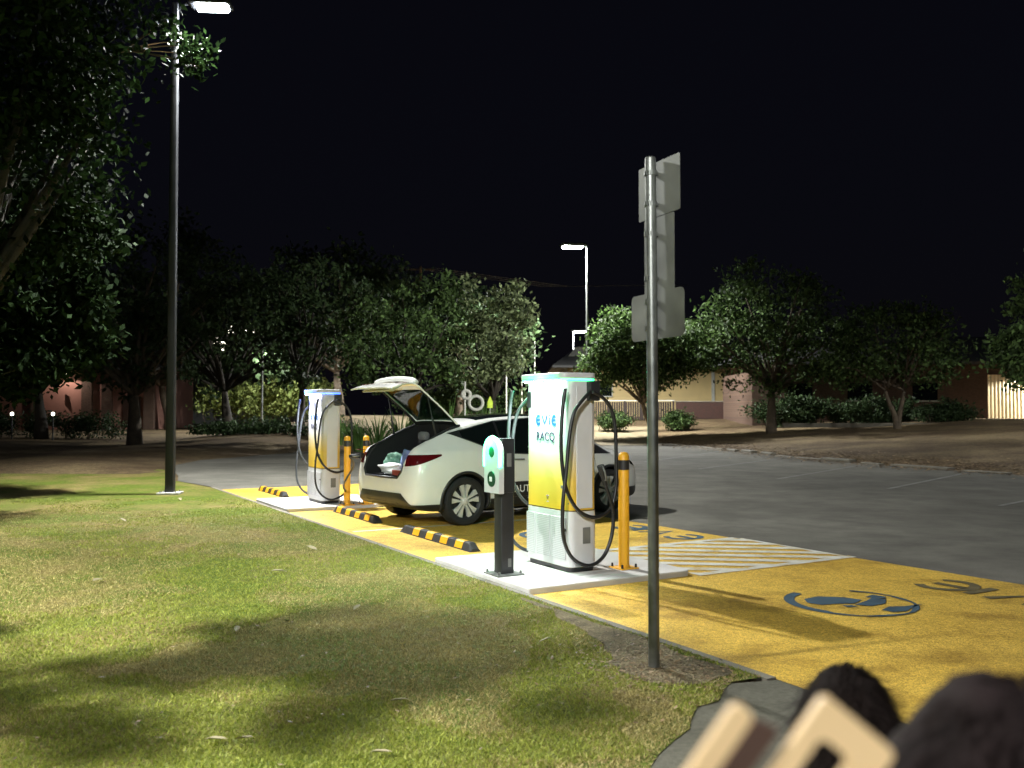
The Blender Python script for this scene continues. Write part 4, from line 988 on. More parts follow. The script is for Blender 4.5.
# strap-leaf plants
def strap(label, px, Y, h, n, seed):
    bx = base_at(px, Y); r_ = random.Random(seed); t = thing('strap_leaf_plant', label, 'plant', bx, 0, 'strap-leaf plants in the garden bed')
    b = MB()
    for i in range(n):
        a = r_.uniform(0, 6.28); L = h * r_.uniform(.6, 1.1); out = r_.uniform(.15, .75) * L; rr = r_.uniform(0, .25)
        c0 = Vector((math.cos(a) * rr, math.sin(a) * rr, 0)); d = Vector((math.cos(a), math.sin(a), 0)); s_ = Vector((-d.y, d.x, 0)) * r_.uniform(.025, .045)
        vs = []
        for k in range(7):
            u = k / 6; p = c0 + d * out * u ** 1.6 + Vector((0, 0, L * (u - .38 * u ** 3 * (out / L + .3)))); w = s_ * (1 - u ** 2.5) + s_ * .03
            vs += [tuple(p - w), tuple(p + w)]
        b.add(vs, [(2 * k, 2 * k + 1, 2 * k + 3, 2 * k + 2) for k in range(6)])
    b.build('leaves', M['straps'], t, fix=False)
places = ['just left of the raised tailgate', 'right behind the yellow bollards', 'under the raised tailgate', 'left of the white ring ornament', 'around the foot of the white ring ornament', 'right of the white ring ornament', 'below the lime-green marker', 'behind the car roof', 'between the far charger and the tailgate', 'at the left end of the garden bed']
for i, (px, Y, h, n) in enumerate(((378, 36, 1.5, 60), (360, 37.5, 1.3, 50), (400, 37, 1.6, 60), (448, 40, 2.0, 80), (468, 39, 1.7, 70), (485, 41, 1.9, 80), (500, 42, 1.8, 80), (430, 41, 1.8, 70), (352, 39, 1.2, 50), (340, 40.5, 1.2, 40))):
    strap('long strap-leaf green plant ' + places[i], px, Y, h * 1.35, n, 100 + i)
# ornaments and thin poles
o0 = Vector(base_at(465, 37)); t = thing('ring_ornament', 'white ring-shaped garden ornaments on a thin post behind the car roof', 'ornament', o0)
c = P(465, 400, 37) - o0
b = MB(); b.tube([(0, 0, 0), (0, 0, c.z + .75)], .035, 8); b.build('post', M['whitepaint'], t)
def ringmesh(cx, cz, r, th): 
    m_ = MB(); m_.tube([(cx + r * math.cos(a), 0, cz + r * math.sin(a)) for a in np.linspace(0, 6.283, 25)], th, 8, cap=False); return m_
ringmesh(.05, c.z + .22, .16, .075).build('ring', M['ornament'], t, smooth=True); ringmesh(.45, c.z - .12, .28, .065).build('ring', M['ornament'], t, smooth=True)
o0 = Vector(base_at(490, 38)); z1 = (P(490, 396, 38) - o0).z; z0_ = (P(490, 408, 38) - o0).z
t = thing('garden_marker', 'small lime-green blade-shaped marker standing in the garden bed', 'marker', o0)
b = MB(); b.tube([(0, 0, 0), (0, 0, z0_)], .02, 6); b.build('stake', M['whitepaint'], t)
b = MB(); b.prism([(-.11, z0_), (.11, z0_), (.12, (z0_ + z1) / 2), (.0, z1), (-.10, (z0_ + z1) / 2)], -.015, .015, Matrix(((1, 0, 0, 0), (0, 0, -1, 0), (0, 1, 0, 0), (0, 0, 0, 1)))); b.build('blade', M['limeplastic'], t)
for px, py, Y, lab in ((506.4, 368, 60, 'leftmost of the three thin pale poles left of the near charger'), (521.8, 344, 62, 'middle one of the three thin pale poles left of the near charger'), (534.8, 342, 64, 'thin pale pole rising right above the near charger lid')):
    q = Vector(base_at(px, Y)); z = P(px, py, Y).z - q.z; t = thing('flagpole', lab, 'pole', q, 0, 'thin pale poles'); b = MB(); b.tube([(0, 0, 0), (0, 0, z)], [.055, .035], 8); b.build('pole', M['whitepaint'], t)
    b = MB(); b.lathe([(0, z + .08), (.05, z + .04), (.05, z), (0, z - .02)], 10); b.build('finial', M['whitepaint'], t)
# power pole with wires, far behind
q = Vector(base_at(420, 100)); z = P(420, 266, 100).z - q.z; t = thing('power_pole', 'faint wooden power pole with crossarm showing above the dark trees', 'power pole', q)
b = MB(); b.tube([(0, 0, 0), (0, 0, z)], [.2, .13], 8); b.build('pole', M['barkpale'], t)
b = MB(); b.box((0, 0, z - .4), (3.2, .12, .12)); b.build('crossarm', M['barkpale'], t)
for k, x in enumerate((-1.4, 0, 1.4)):
    b = MB(); b.tube([(x - 30, 2, z - 1.6), (x - 15, 1, z - 1.9), (x, 0, z - .2), (x + 15, 4, z - 1.7), (x + 30, 8, z - 1.0)], .03, 4); b.build('wire', M['galv'], t)

# ============================================================ BUILDINGS
def weatherboard(b, x0, x1, z0, z1, y, step=.22):
    z = z0
    while z < z1 - .01:
        h = min(step, z1 - z); b.add([(x0, y, z), (x1, y, z), (x1, y + .03, z + h), (x0, y + .03, z + h), (x0, y + .2, z), (x1, y + .2, z), (x1, y + .2, z + h), (x0, y + .2, z + h)],
                                     [(0, 1, 2, 3), (4, 7, 6, 5), (0, 4, 5, 1), (3, 2, 6, 7), (0, 3, 7, 4), (1, 5, 6, 2)]); z += step
YB = 76.0
def X(px, Y): return (px - 512) / F * Y
def Z(py, Y): return P(512, py, Y).z
g0 = Vector((X(655, YB), YB, .9)); t = thing('community_building', 'cream weatherboard building with low dark roof behind the round tree', 'building', g0)
b = MB(); x0, x1 = X(566, YB) - g0.x, X(748, YB) - g0.x; zt = Z(366, YB) - g0.z; weatherboard(b, x0, x1, 0, zt, 0, .26); b.build('wall', M['cream'], t, fix=True)
for px in (566, 655, 713, 748):
    b = MB(); b.box((X(px, YB) - g0.x, -.04, zt / 2), (.25, .12, zt)); b.build('corner_board', M['whitepaint'], t)
b = MB(); xm0, xm1 = x0 - 1.2, x1 + 1.0; dep = 9.0
b.add([(xm0, -1.2, zt), (xm1, -1.2, zt), (xm1, dep + 1, zt), (xm0, dep + 1, zt), (xm0 + 3, dep / 2, zt + 2.3), (xm1 - 3, dep / 2, zt + 2.3), (xm0, -1.2, zt - .18), (xm1, -1.2, zt - .18), (xm1, dep + 1, zt - .18), (xm0, dep + 1, zt - .18)],
      [(0, 1, 5, 4), (1, 2, 5), (2, 3, 4, 5), (3, 0, 4), (6, 7, 1, 0), (7, 8, 2, 1), (8, 9, 3, 2), (9, 6, 0, 3), (9, 8, 7, 6)]); b.build('roof', M['roof'], t)
b = MB(); b.box(((x0 + x1) / 2, dep / 2 + .3, zt / 2), (x1 - x0 - .1, dep - .4, zt - .02)); b.build('rear_wall', M['cream'], t)
for px in (603,):
    b = MB(); b.box((X(px, YB) - g0.x, -.02, zt * .58), (1.5, .08, 1.2), bevel=.01); w = b.build('window', M['glassdark'], t)
    b = MB(); 
    for dx, dz, sx, sz in ((-.78, 0, .08, 1.36), (.78, 0, .08, 1.36), (0, .64, 1.64, .08), (0, -.64, 1.64, .08)): b.box((X(px, YB) - g0.x + dx, -.05, zt * .58 + dz), (sx, .10, sz))
    b.build('window_frame', M['whitepaint'], w)
b = MB(); gx = X(583, YB) - g0.x; b.add([(gx - 1.6, 1, zt + .4), (gx + 1.6, 1, zt + .4), (gx + .9, 1, zt + 1.7), (gx - .5, 1, zt + 1.7), (gx - 1.6, 4, zt + .4), (gx + 1.6, 4, zt + .4), (gx + .9, 4, zt + 1.7), (gx - .5, 4, zt + 1.7)],
    [(0, 1, 2, 3), (4, 7, 6, 5), (0, 4, 5, 1), (1, 5, 6, 2), (2, 6, 7, 3), (3, 7, 4, 0)]); b.build('roof_vent', M['whitepaint'], t)
# brick garden wall and slatted fence before it
YF = 66.0
q = Vector((X(712, YF), YF, hgt(X(712, YF), YF))); t = thing('brick_wall', 'low red brick garden wall below the lit cream wall right of the sign post', 'wall', q)
zt = Z(402, YF) - q.z; b = MB(); b.box((0, 0, zt / 2), (X(748, YF) - X(676, YF), .24, zt)); b.build('brickwork', M['brick'], t)
b = MB(); b.box((0, 0, zt + .04), (X(748, YF) - X(676, YF) + .1, .32, .08), bevel=.01); b.build('coping', M['kerb'], t)
q = Vector((X(625, YF), YF, hgt(X(625, YF), YF))); t = thing('timber_fence', 'dark slatted timber fence seen just right of the near charger', 'fence', q)
zt = Z(401, YF) - q.z; w = X(672, YF) - X(575, YF)
for k in range(7):
    b = MB(); b.box((-w / 2 + w * k / 6, .06, zt / 2), (.12, .12, zt)); b.build('post', M['fencewood'], t)
b = MB()
for k in range(int(w / .17)): b.box((-w / 2 + .08 + k * .17, 0, zt / 2 - .02), (.13, .03, zt - .1))
b.build('paling_panel', M['fencewood'], t)
b = MB(); b.box((0, -.03, zt + .03), (w + .1, .14, .07)); b.build('capping', M['whitepaint'], t)
# right building
YR = 58.0
q = Vector((X(870, YR), YR, .6)); t = thing('brick_building', 'low dark brick building with a pale ribbed roller door at the right edge', 'building', q)
zt = Z(362, YR) - q.z
b = MB(); xa, xb = X(752, YR) - q.x, X(988, YR) - q.x; b.box(((xa + xb) / 2, 4, zt / 2), (xb - xa, 8, zt)); b.build('wall', M['darkbrick'], t)
xc = X(1120, YR) - q.x; b = MB(); b.box(((xb + xc) / 2 + .01, 5.2, zt / 2), (xc - xb, 8, zt)); b.build('wall', M['darkbrick'], t)
b = MB(); zd = Z(374, YR) - q.z; n_ = 26
vs, fs = [], []
xd0, xd1 = xb + .12, xc - 2
for i in range(n_ * 4 + 1):
    x = xd0 + (xd1 - xd0) * i / (n_ * 4); y = 1.0 + (.05 if (i % 4) in (1, 2) else 0); vs += [(x, y, 0), (x, y, zd)]
b.add(vs, [(2 * i, 2 * i + 2, 2 * i + 3, 2 * i + 1) for i in range(n_ * 4)]); b.build('roller_door', M['garage'], t, fix=False)
b = MB(); b.box((xb + .06, .9, zd / 2), (.12, .3, zd)); b.build('door_jamb', M['whitepaint'], t)
b = MB(); b.add([(xa - 1, -1, zt), (xc + 1, -1, zt), (xc + 1, 10, zt), (xa - 1, 10, zt), (xa + 3, 4.5, zt + 2), (xc - 3, 4.5, zt + 2), (xa - 1, -1, zt - .2), (xc + 1, -1, zt - .2)], [(0, 1, 5, 4), (1, 2, 5), (2, 3, 4, 5), (3, 0, 4), (6, 7, 1, 0)]); b.build('roof', M['roof'], t)
for px in (800, 860, 925):
    b = MB(); b.box((X(px, YR) - q.x, -.01, zt * .55), (1.6, .08, 1.1), bevel=.01); w_ = b.build('window', M['glassdark'], t)
    b = MB(); b.box((X(px, YR) - q.x, -.05, zt * .55 - .6), (1.8, .16, .08)); b.build('sill', M['whitepaint'], w_)
b = MB(); wx = X(1062, YR) - q.x; b.box((wx, .85, zt - .45), (.5, .25, .16), bevel=.03); wl = b.build('added_wall_light', M['black'], t)  # wall light added out of view to brighten the roller door
b = MB(); b.box((wx, .85, zt - .545), (.4, .18, .03)); b.build('added_light_lens', M['lampglow'], wl)
L = bpy.data.lights.new('added_wall_light_beam', 'SPOT'); L.energy = 3500; L.spot_size = R(160); L.color = (1, .93, .75); lo = bpy.data.objects.new('added_wall_light_beam', L); COL.objects.link(lo); lo.parent = t; lo.location = (wx, .45, zt - .60); lo.rotation_euler = (R(12), 0, 0)
# low garden kerb wall at the foot of the hedge
q = Vector((X(880, 50), 50, hgt(X(880, 50), 50))); t = thing('garden_edging', 'low pale concrete edging wall along the bed before the brick building', 'edging', q)
b = MB(); b.box((0, 0, .05), (X(985, 50) - X(790, 50), .25, .24), bevel=.02); b.build('edging_block', M['kerb'], t)
pt_ = [(X(975, 50), 49), (X(1120, 50), 47), (X(1150, 56), 59.2), (X(990, 56), 59.2)]
b = MB(); b.prism(pt_, .6, .82); o = b.build('driveway', M['sand']); tag(o, kind='structure')
# left building
YL = 62.0
q = Vector((X(60, YL), YL, hgt(X(60, YL), YL))); t = thing('pink_building', 'pinkish rendered building behind the trees at the left', 'building', q)
zt = Z(368, YL) - q.z; xa, xb = X(-120, YL) - q.x, X(152, YL) - q.x
b = MB(); b.box(((xa + xb) / 2, 4, zt / 2), (xb - xa, 8, zt)); b.build('wall', M['pinkwall'], t)
for px in (-90, -20, 38, 88, 108, 150):
    b = MB(); b.box((X(px, YL) - q.x, -.1, zt / 2), (.7, .3, zt)); b.build('pier', M['darkbrick'], t)
b = MB(); b.add([(xa - 1, -1.2, zt), (xb + 1, -1.2, zt), (xb + 1, 9, zt), (xa - 1, 9, zt), (xa + 3, 4, zt + 2.4), (xb - 3, 4, zt + 2.4), (xa - 1, -1.2, zt - .2), (xb + 1, -1.2, zt - .2)], [(0, 1, 5, 4), (1, 2, 5), (2, 3, 4, 5), (3, 0, 4), (6, 7, 1, 0)]); b.build('roof', M['roof'], t)
b = MB(); b.box((X(132, YL) - q.x, -.03, 1.25), (1.2, .1, 2.1), bevel=.01); b.build('door', M['brownwood'], t)
b = MB(); wx = X(70, YL) - q.x; b.box((wx, -.35, zt - .35), (.4, .3, .15), bevel=.03); wl = b.build('added_wall_light', M['black'], t)  # wall light added behind the trees to brighten the pink wall
b = MB(); b.box((wx, -.35, zt - .44), (.3, .2, .03)); b.build('added_light_lens', M['winglow'], wl)
L = bpy.data.lights.new('added_wall_light_beam', 'SPOT'); L.energy = 70; L.spot_size = R(165); L.color = (1, .85, .75); lo = bpy.data.objects.new('added_wall_light_beam', L); COL.objects.link(lo); lo.parent = t; lo.location = (wx, -1.1, zt - .5); lo.rotation_euler = (R(-8), 0, 0)
# two small low path lights
for px, lab in ((12, 'small white path light at the far left, left one of a pair'), (53, 'small white path light at the left, right one of a pair')):
    q = P(px, 414, 43); bz = hgt(q.x, q.y); t = thing('path_light', lab, 'path light', (q.x, q.y, bz), 0, 'pair of small path lights')
    b = MB(); b.tube([(0, 0, 0), (0, 0, q.z - bz - .08)], .035, 8); b.build('post', M['black'], t)
    b = MB(); b.lathe([(0, .1), (.07, .06), (.07, -.06), (0, -.08)], 12, Matrix.Translation((0, 0, q.z - bz))); b.build('lamp', M['lit'] if 'lit' in M else M['winglow'], t, smooth=True)
# building with lit windows glimpsed through the trees
q = Vector((X(235, 84), 84, .5)); t = thing('lit_building', 'dark building with small lit windows behind the trees right of the lamp post', 'building', q)
b = MB(); b.box((0, 3, 4.4), (11, 6, 8.8)); b.build('wall', M['roof'], t)
for px, py, w_, h_ in ((213, 336, .7, 1.4), (230, 331, .5, .9), (243, 332, .6, .7), (252, 335, .8, .6), (222, 346, .5, .8)):
    b = MB(); b.box((X(px, 84) - q.x, -.02, Z(py, 84) - q.z), (w_, .06, h_)); b.build('window', M['winglow'], t)
b = MB(); b.add([(-6, -.6, 8.8), (6, -.6, 8.8), (6, 6.6, 8.8), (-6, 6.6, 8.8), (-4, 3, 10), (4, 3, 10)], [(0, 1, 5, 4), (1, 2, 5), (2, 3, 4, 5), (3, 0, 4), (3, 2, 1, 0)]); b.build('roof', M['roof'], t)
# pale yard glimpsed beyond the garden
ys_ = []
def draped(name, polypx, Y0, Y1, x0, x1, m, dz=.03, n=14):
    vs = []; 
    for j in range(n + 1):
        for i in range(n + 1):
            y = Y0 + (Y1 - Y0) * j / n; x = (x0 + (x1 - x0) * i / n - 512) / F * y; vs.append((x, y, hgt(x, y) + dz))
    me = bpy.data.meshes.new(name); me.from_pydata(vs, [], [(j * (n + 1) + i, j * (n + 1) + i + 1, (j + 1) * (n + 1) + i + 1, (j + 1) * (n + 1) + i) for j in range(n) for i in range(n)])
    return tag(link(name, me, m, smooth=True, fix=False), kind='structure')
draped('sandy_yard', None, 44, 60, 350, 650, M['sand'])

SB = []  # crown clumps set on the left lamp's rays to chosen shadow spots
for tx, ty, f_, r_ in ((-2.7, 5.75, .5, .22), (-3.4, 5.55, .5, .16), (-2.0, 6.0, .5, .24), (-1.4, 6.35, .5, .24), (-.7, 6.6, .46, .24), (-.1, 7.1, .45, .22), (-.3, 6.2, .46, .24), (-.8, 5.6, .46, .17), (.5, 7.6, .42, .14), (-2.2, 4.55, .5, .17), (.1, 5.0, .47, .18), (-1.0, 4.75, .5, .15), (-2.1, 7.1, .5, .14), (-4.2, 5.9, .5, .13), (-3.9, 6.9, .5, .12), (.9, 6.2, .43, .18), (-1.5, 7.4, .48, .13)):
    SB.append((-8.4 + (tx + 8.4) * f_, 2.3 + (ty - 2.3) * f_, 7.9 * (1 - f_), r_ * 1.1, r_, .10))
tree('broadleaf_tree', 'unseen young tree left of the camera, crown shaped to shade the lawn', 'tree', (-5.3, 3.7, 0), .07, SB, 80, 44, .07, .12, 'leaf', seed=61, fork=2.6)  # added out of view to cast streaks of shade on the lawn
# ============================================================ LEAF LITTER, GRASS
def in_lawn(x, y): return inside(x, y, LAWN_POLY)
g = np.random.default_rng(5)
def blades(name, n, ymin, ymax, h, m, thresh, seed, hi=False):
    g = np.random.default_rng(seed); c = []
    while len(c) < n:
        y = ymin * (ymax / ymin) ** g.random(); x = g.uniform(-.62, .30) * y
        if y > 6 and x > .30 * y: continue
        nn = noise.noise(Vector((x * .55, y * .55, 2.0))) + .5 * noise.noise(Vector((x * 2.1, y * 2.1, 5.0)))
        if (nn > thresh) == hi and in_lawn(x, y): c.append((x, y))
    c = np.array([q for q in c if not inside(q[0], q[1], EARTH)]); n = len(c); a = g.uniform(0, 6.283, n); w = .0023 * g.uniform(.7, 1.5, n) * (1 + c[:, 1] / 12); hh = h * g.uniform(.4, 1.3, n); ln = g.normal(size=(n, 2)) * h * .7
    v = np.zeros((n, 3, 3)); v[:, 0, 0] = c[:, 0] - np.cos(a) * w; v[:, 0, 1] = c[:, 1] - np.sin(a) * w; v[:, 1, 0] = c[:, 0] + np.cos(a) * w; v[:, 1, 1] = c[:, 1] + np.sin(a) * w
    v[:, 0, 2] = v[:, 1, 2] = .012; v[:, 2, :2] = c + ln; v[:, 2, 2] = .012 + hh
    me = bpy.data.meshes.new(name); me.vertices.add(3 * n); me.vertices.foreach_set('co', v.ravel()); me.loops.add(3 * n); me.loops.foreach_set('vertex_index', np.arange(3 * n)); me.polygons.add(n); me.polygons.foreach_set('loop_start', np.arange(0, 3 * n, 3)); me.update(calc_edges=True)
    o = link(name, me, m, fix=False); return o
tag(blades('grass', 120000, 3.6, 17, .020, M['blade'], .02, 1, False), 'short green grass of the lawn', kind='stuff')
tag(blades('dry_grass', 90000, 3.6, 15, .017, M['blade_dry'], -.12, 2, True), 'dry straw-coloured grass in patches of the lawn', kind='stuff')
def litter(name, n, fn, size, seed, label):
    g = np.random.default_rng(seed); pts = []
    while len(pts) < n:
        q = fn(g)
        if q is not None: pts.append(q)
    pts = np.array(pts); n = len(pts); a = g.uniform(0, 6.28, n); L = size * g.uniform(.5, 1.3, n); d = np.stack([np.cos(a), np.sin(a), g.uniform(-.15, .35, n)], 1); w = np.stack([-np.sin(a), np.cos(a), g.uniform(-.3, .3, n)], 1)
    v = np.stack([pts - d * L[:, None] * .5, pts + w * L[:, None] * .22, pts + d * L[:, None] * .5, pts - w * L[:, None] * .22], 1).reshape(-1, 3)
    v[:, 2] = np.maximum(v[:, 2], np.repeat(pts[:, 2], 4) - .004)
    me = bpy.data.meshes.new(name); me.vertices.add(4 * n); me.vertices.foreach_set('co', v.ravel()); me.loops.add(4 * n); me.loops.foreach_set('vertex_index', np.arange(4 * n)); me.polygons.add(n); me.polygons.foreach_set('loop_start', np.arange(0, 4 * n, 4)); me.update(calc_edges=True)
    return tag(link(name, me, M['litter'], fix=False), label, kind='stuff')
def f_verge(g):
    i = g.integers(4, 13); a, c = np.array(K[i]), np.array(K[i + 1] if i + 1 < len(K) else K[i]); p = a + (c - a) * g.random(); 
    x = p[0] + g.normal() * .8; y = p[1] + g.normal() * .8 + abs(g.normal()) * 2.5
    return (x, y, max(0, hgt(x, y)) + .02)
litter('leaf_litter', 16000, f_verge, .13, 3, 'brown fallen leaves along the far kerb')
def f_pole(g):
    p = G(660, 670) ; x = p.x + g.normal() * .32; y = p.y + g.normal() * .32
    return (x, y, .02) if in_lawn(x, y) else None
litter('mulch', 900, f_pole, .035, 4, 'dry leaf bits and soil round the foot of the sign post')
def f_lawn(g):
    y = g.uniform(4, 19); x = g.uniform(-.6, .3) * y
    return (x, y, .035) if in_lawn(x, y) else None
litter('leaf_scraps', 350, f_lawn, .035, 6, 'small dry leaf scraps strewn over the lawn')
# dirt patch round the sign post
# single pale leaves on the lawn
me = bpy.data.meshes.new('fallen_leaf'); me.from_pydata([(-.07, 0, .0), (-.02, .03, .012), (.04, .022, .016), (.08, 0, .004), (.03, -.026, .014), (-.03, -.024, .010)], [], [(0, 1, 2, 3), (0, 3, 4, 5)])
me.materials.append(mat('pale_dry_leaf', (.28, .24, .14), .8))
for i, (px, py) in enumerate(((123, 520), (287, 621), (98, 580), (64, 436), (278, 571), (237, 629), (400, 700), (245, 738), (217, 739), (382, 752), (357, 607), (55, 491), (180, 499), (312, 548), (545, 640))):
    o = bpy.data.objects.new('fallen_leaf', me); COL.objects.link(o); o.location = G(px, py, .04); o.rotation_euler = (rnd.uniform(-.3, .3), rnd.uniform(-.3, .3), rnd.uniform(0, 6.28)); o.scale = (.75 if py > 600 else 1.1,) * 3
    tag(o, 'single pale dry leaf lying on the lawn', 'leaf', 'pale leaves lying on the lawn')

# ============================================================ PEOPLE AND THE PALE FRAME
def skin_body(name, edges, verts, radii, m, parent, root=0, sub=2):
    me = bpy.data.meshes.new(name); me.from_pydata(verts, edges, []); o = bpy.data.objects.new(name, me); COL.objects.link(o)
    md = o.modifiers.new('s', 'SKIN'); md.use_smooth_shade = True
    for i, r in enumerate(radii):
        o.data.skin_vertices[0].data[i].radius = (r, r) if not isinstance(r, tuple) else r
    o.data.skin_vertices[0].data[root].use_root = True
    sb = o.modifiers.new('d', 'SUBSURF'); sb.levels = sub; sb.render_levels = sub
    dg = bpy.context.evaluated_depsgraph_get(); nm = bpy.data.meshes.new_from_object(o.evaluated_get(dg)); bpy.data.objects.remove(o)
    return link(name, nm, m, parent, smooth=True, fix=False)
def person(label, loc, rz, h, hairmat, cloth, hairlen, seed, tilt=0.0):
    """standing figure seen from behind; faces local +y"""
    t = thing('person', label, 'person', loc, rz); k = h / 1.30
    J = [(0, 0, .66), (0, 0, .80), (0, 0, .93), (0, 0, 1.01), (0, .015, 1.07), (0, .02, 1.13), (0, .02, 1.22),      # pelvis..head top
         (.13, 0, .97), (.18, .02, .78), (.17, .10, .62), (-.13, 0, .97), (-.18, .02, .78), (-.17, .10, .62),
         (.075, 0, .62), (.08, .01, .34), (.08, 0, .06), (.085, .10, .03), (-.075, 0, .62), (-.08, .01, .34), (-.08, 0, .06), (-.085, .10, .03), (.17, .13, .565), (-.17, .13, .565)]
    E_ = [(0, 1), (1, 2), (2, 3), (3, 4), (4, 5), (5, 6), (2, 7), (7, 8), (8, 9), (2, 10), (10, 11), (11, 12), (0, 13), (13, 14), (14, 15), (15, 16), (0, 17), (17, 18), (18, 19), (19, 20), (9, 21), (12, 22)]
    r_ = [.10, .095, .09, .042, .040, .075, .060, .045, .034, .024, .045, .034, .024, .07, .05, .035, .03, .07, .05, .035, .03, .022, .022]
    body = skin_body('body', E_, [tuple(Vector(p) * k) for p in J], [x * k for x in r_], M['skin'], t)
    # head shape with face
    HC = Vector((0, .02, 1.185)) * k
    bm = bmesh.new(); bmesh.ops.create_uvsphere(bm, u_segments=32, v_segments=24, radius=1)
    for v in bm.verts:
        x, y, z = v.co; f = 1 - .18 * max(0, -z) ** 1.5
        v.co = Vector((x * .074 * f, y * .090 * (1 - .08 * max(0, -z)), z * .105)) * k + HC
        if y > .8 and abs(x) < .22 and -.35 < z < .1: v.co.y += .014 * k * (1 - abs(x) / .22)
    me = bpy.data.meshes.new('head'); bm.to_mesh(me); bm.free(); head = link('head', me, M['skin'], t, smooth=True)
    b = MB()
    for s in (-1, 1): b.lathe([(0, .008), (.012, .006), (.018, 0), (.014, -.006), (0, -.006)], 14, Matrix.Translation(HC + Vector((s * .076, -.002, -.01)) * k) @ Matrix.Rotation(R(90), 4, 'Y') @ Matrix.Scale(1.5, 4, (1, 0, 0)))
    b.build('ear', M['skin'], t, smooth=True)
    for s in (-1, 1):
        b = MB(); b.lathe([(0, .004), (.008, .003), (.012, 0)], 12, Matrix.Translation(HC + Vector((s * .03, .083, .005)) * k) @ Matrix.Rotation(R(-90), 4, 'X')); b.build('eye', M['navy'], head, smooth=True)
    b = MB(); b.tube([HC + Vector((-.022, .082, -.05)) * k, HC + Vector((0, .088, -.052)) * k, HC + Vector((.022, .082, -.05)) * k], .004, 6); b.build('mouth', M['reddish'], head, smooth=True)
    # fingers
    for s in (-1, 1):
        b = MB()
        for i, L in enumerate((.045, .055, .058, .05)):
            a = Vector((s * (.17) , .125 + (i - 1.5) * .013, .545)) * k; b.tube(spline([a, a + Vector((0, .006, -L * .5)) * k, a + Vector((-s * .008, .018, -L)) * k], 3), [.0075 * k * (1 - .05 * j) for j in range(7)], 6)
        a = Vector((s * .165, .145, .565)) * k; b.tube([a, a + Vector((-s * .01, .03, -.02)) * k, a + Vector((-s * .012, .045, -.035)) * k], [.009 * k, .008 * k, .006 * k], 6); b.build('fingers', M['skin'], t, smooth=True)
    # clothes
    TJ = [(0, 0, .60), (0, 0, .78), (0, 0, .93), (0, 0, .99), (.125, 0, .965), (.175, .015, .80), (-.125, 0, .965), (-.175, .015, .80), (.172, .09, .64), (-.172, .09, .64)]
    skin_body('jacket', [(0, 1), (1, 2), (2, 3), (2, 4), (4, 5), (2, 6), (6, 7), (5, 8), (7, 9)], [tuple(Vector(p) * k) for p in TJ], [x * k for x in (.125, .118, .112, .062, .062, .048, .062, .048, .036, .036)], M[cloth], t)
    skin_body('trousers', [(0, 1), (1, 2), (2, 3), (0, 4), (4, 5), (5, 6)], [tuple(Vector(p) * k) for p in ((0, 0, .66), (.078, 0, .58), (.082, .01, .34), (.082, 0, .08), (-.078, 0, .58), (-.082, .01, .34), (-.082, 0, .08))], [x * k for x in (.115, .085, .062, .048, .085, .062, .048)], M['navy'], t)
    # hair: a rumpled cap and many fine strands
    bm = bmesh.new(); bmesh.ops.create_icosphere(bm, subdivisions=5, radius=1)
    for v in bm.verts:
        d = v.co.copy(); n_ = noise.noise(d * 1.5 + Vector((seed, 0, 0))) * .16 + noise.noise(d * 3.4 + Vector((0, seed, 0))) * .08 + noise.noise(Vector((d.x * 18, d.y * 18, d.z * 2.5 + seed))) * .02
        r = 1.09 + n_ * 1.3; z = d.z
        p = Vector((d.x * .084, d.y * .098 - .008, z * .112)) * r
        if z < 0: p.z *= (1 + hairlen * (1.0 if d.y < .35 else 0)); p.x *= 1 + .10 * hairlen * -z
        if d.y > .35 and z < .35: p.y = min(p.y, .055)
        v.co = p * k + HC
    me = bpy.data.meshes.new('hair'); bm.to_mesh(me); bm.free(); hair = link('hair', me, M[hairmat], t, smooth=True)
    g = np.random.default_rng(seed); b = MB()
    for i in range(5000):
        th = g.uniform(-.15, math.pi + .15) + math.pi; z = g.uniform(-.6, 1.0); rr = math.sqrt(max(0, 1 - z * z)); d = Vector((math.cos(th) * rr, math.sin(th) * rr, z))
        p = Vector((d.x * .084, d.y * .098 - .008, d.z * .112)) * 1.17; tan = Vector((d.x * .4, -abs(d.y) * .2, -1)).normalized(); L = g.uniform(.03, .09) * (1 + hairlen * .5); fly = 3.0 if i % 6 == 0 else 1.0
        j = lambda s_: Vector(g.normal(size=3)) * s_
        p1 = p + tan * L * .5 + d * g.uniform(0, .014) * fly + j(.004 * fly); p2 = p1 + tan * L * .5 + d * g.uniform(-.01, .02) * fly + j(.008 * fly); w = d.cross(tan).normalized() * .0011
        A_ = [p * k + HC, p1 * k + HC, p2 * k + HC]
        b.add([A_[0] - w, A_[0] + w, A_[1] + w, A_[1] - w, A_[2]], [(0, 1, 2, 3), (3, 2, 4)])
    b.build('hair_strands', M[hairmat], hair, fix=False)
    return t
h1 = P(848, 668, 1.9); person('dark-haired person seen from behind, left one of the two foreground heads', (h1.x, 1.9, .008), R(-12), h1.z - .01, 'hair', 'shirt', .3, 2)
h2 = P(1012, 705, .80); person('person with loose dark hair cut off by the lower right corner', (h2.x, .80, .008), R(8), h2.z + .0, 'hair2', 'shirt2', 1.2, 6)
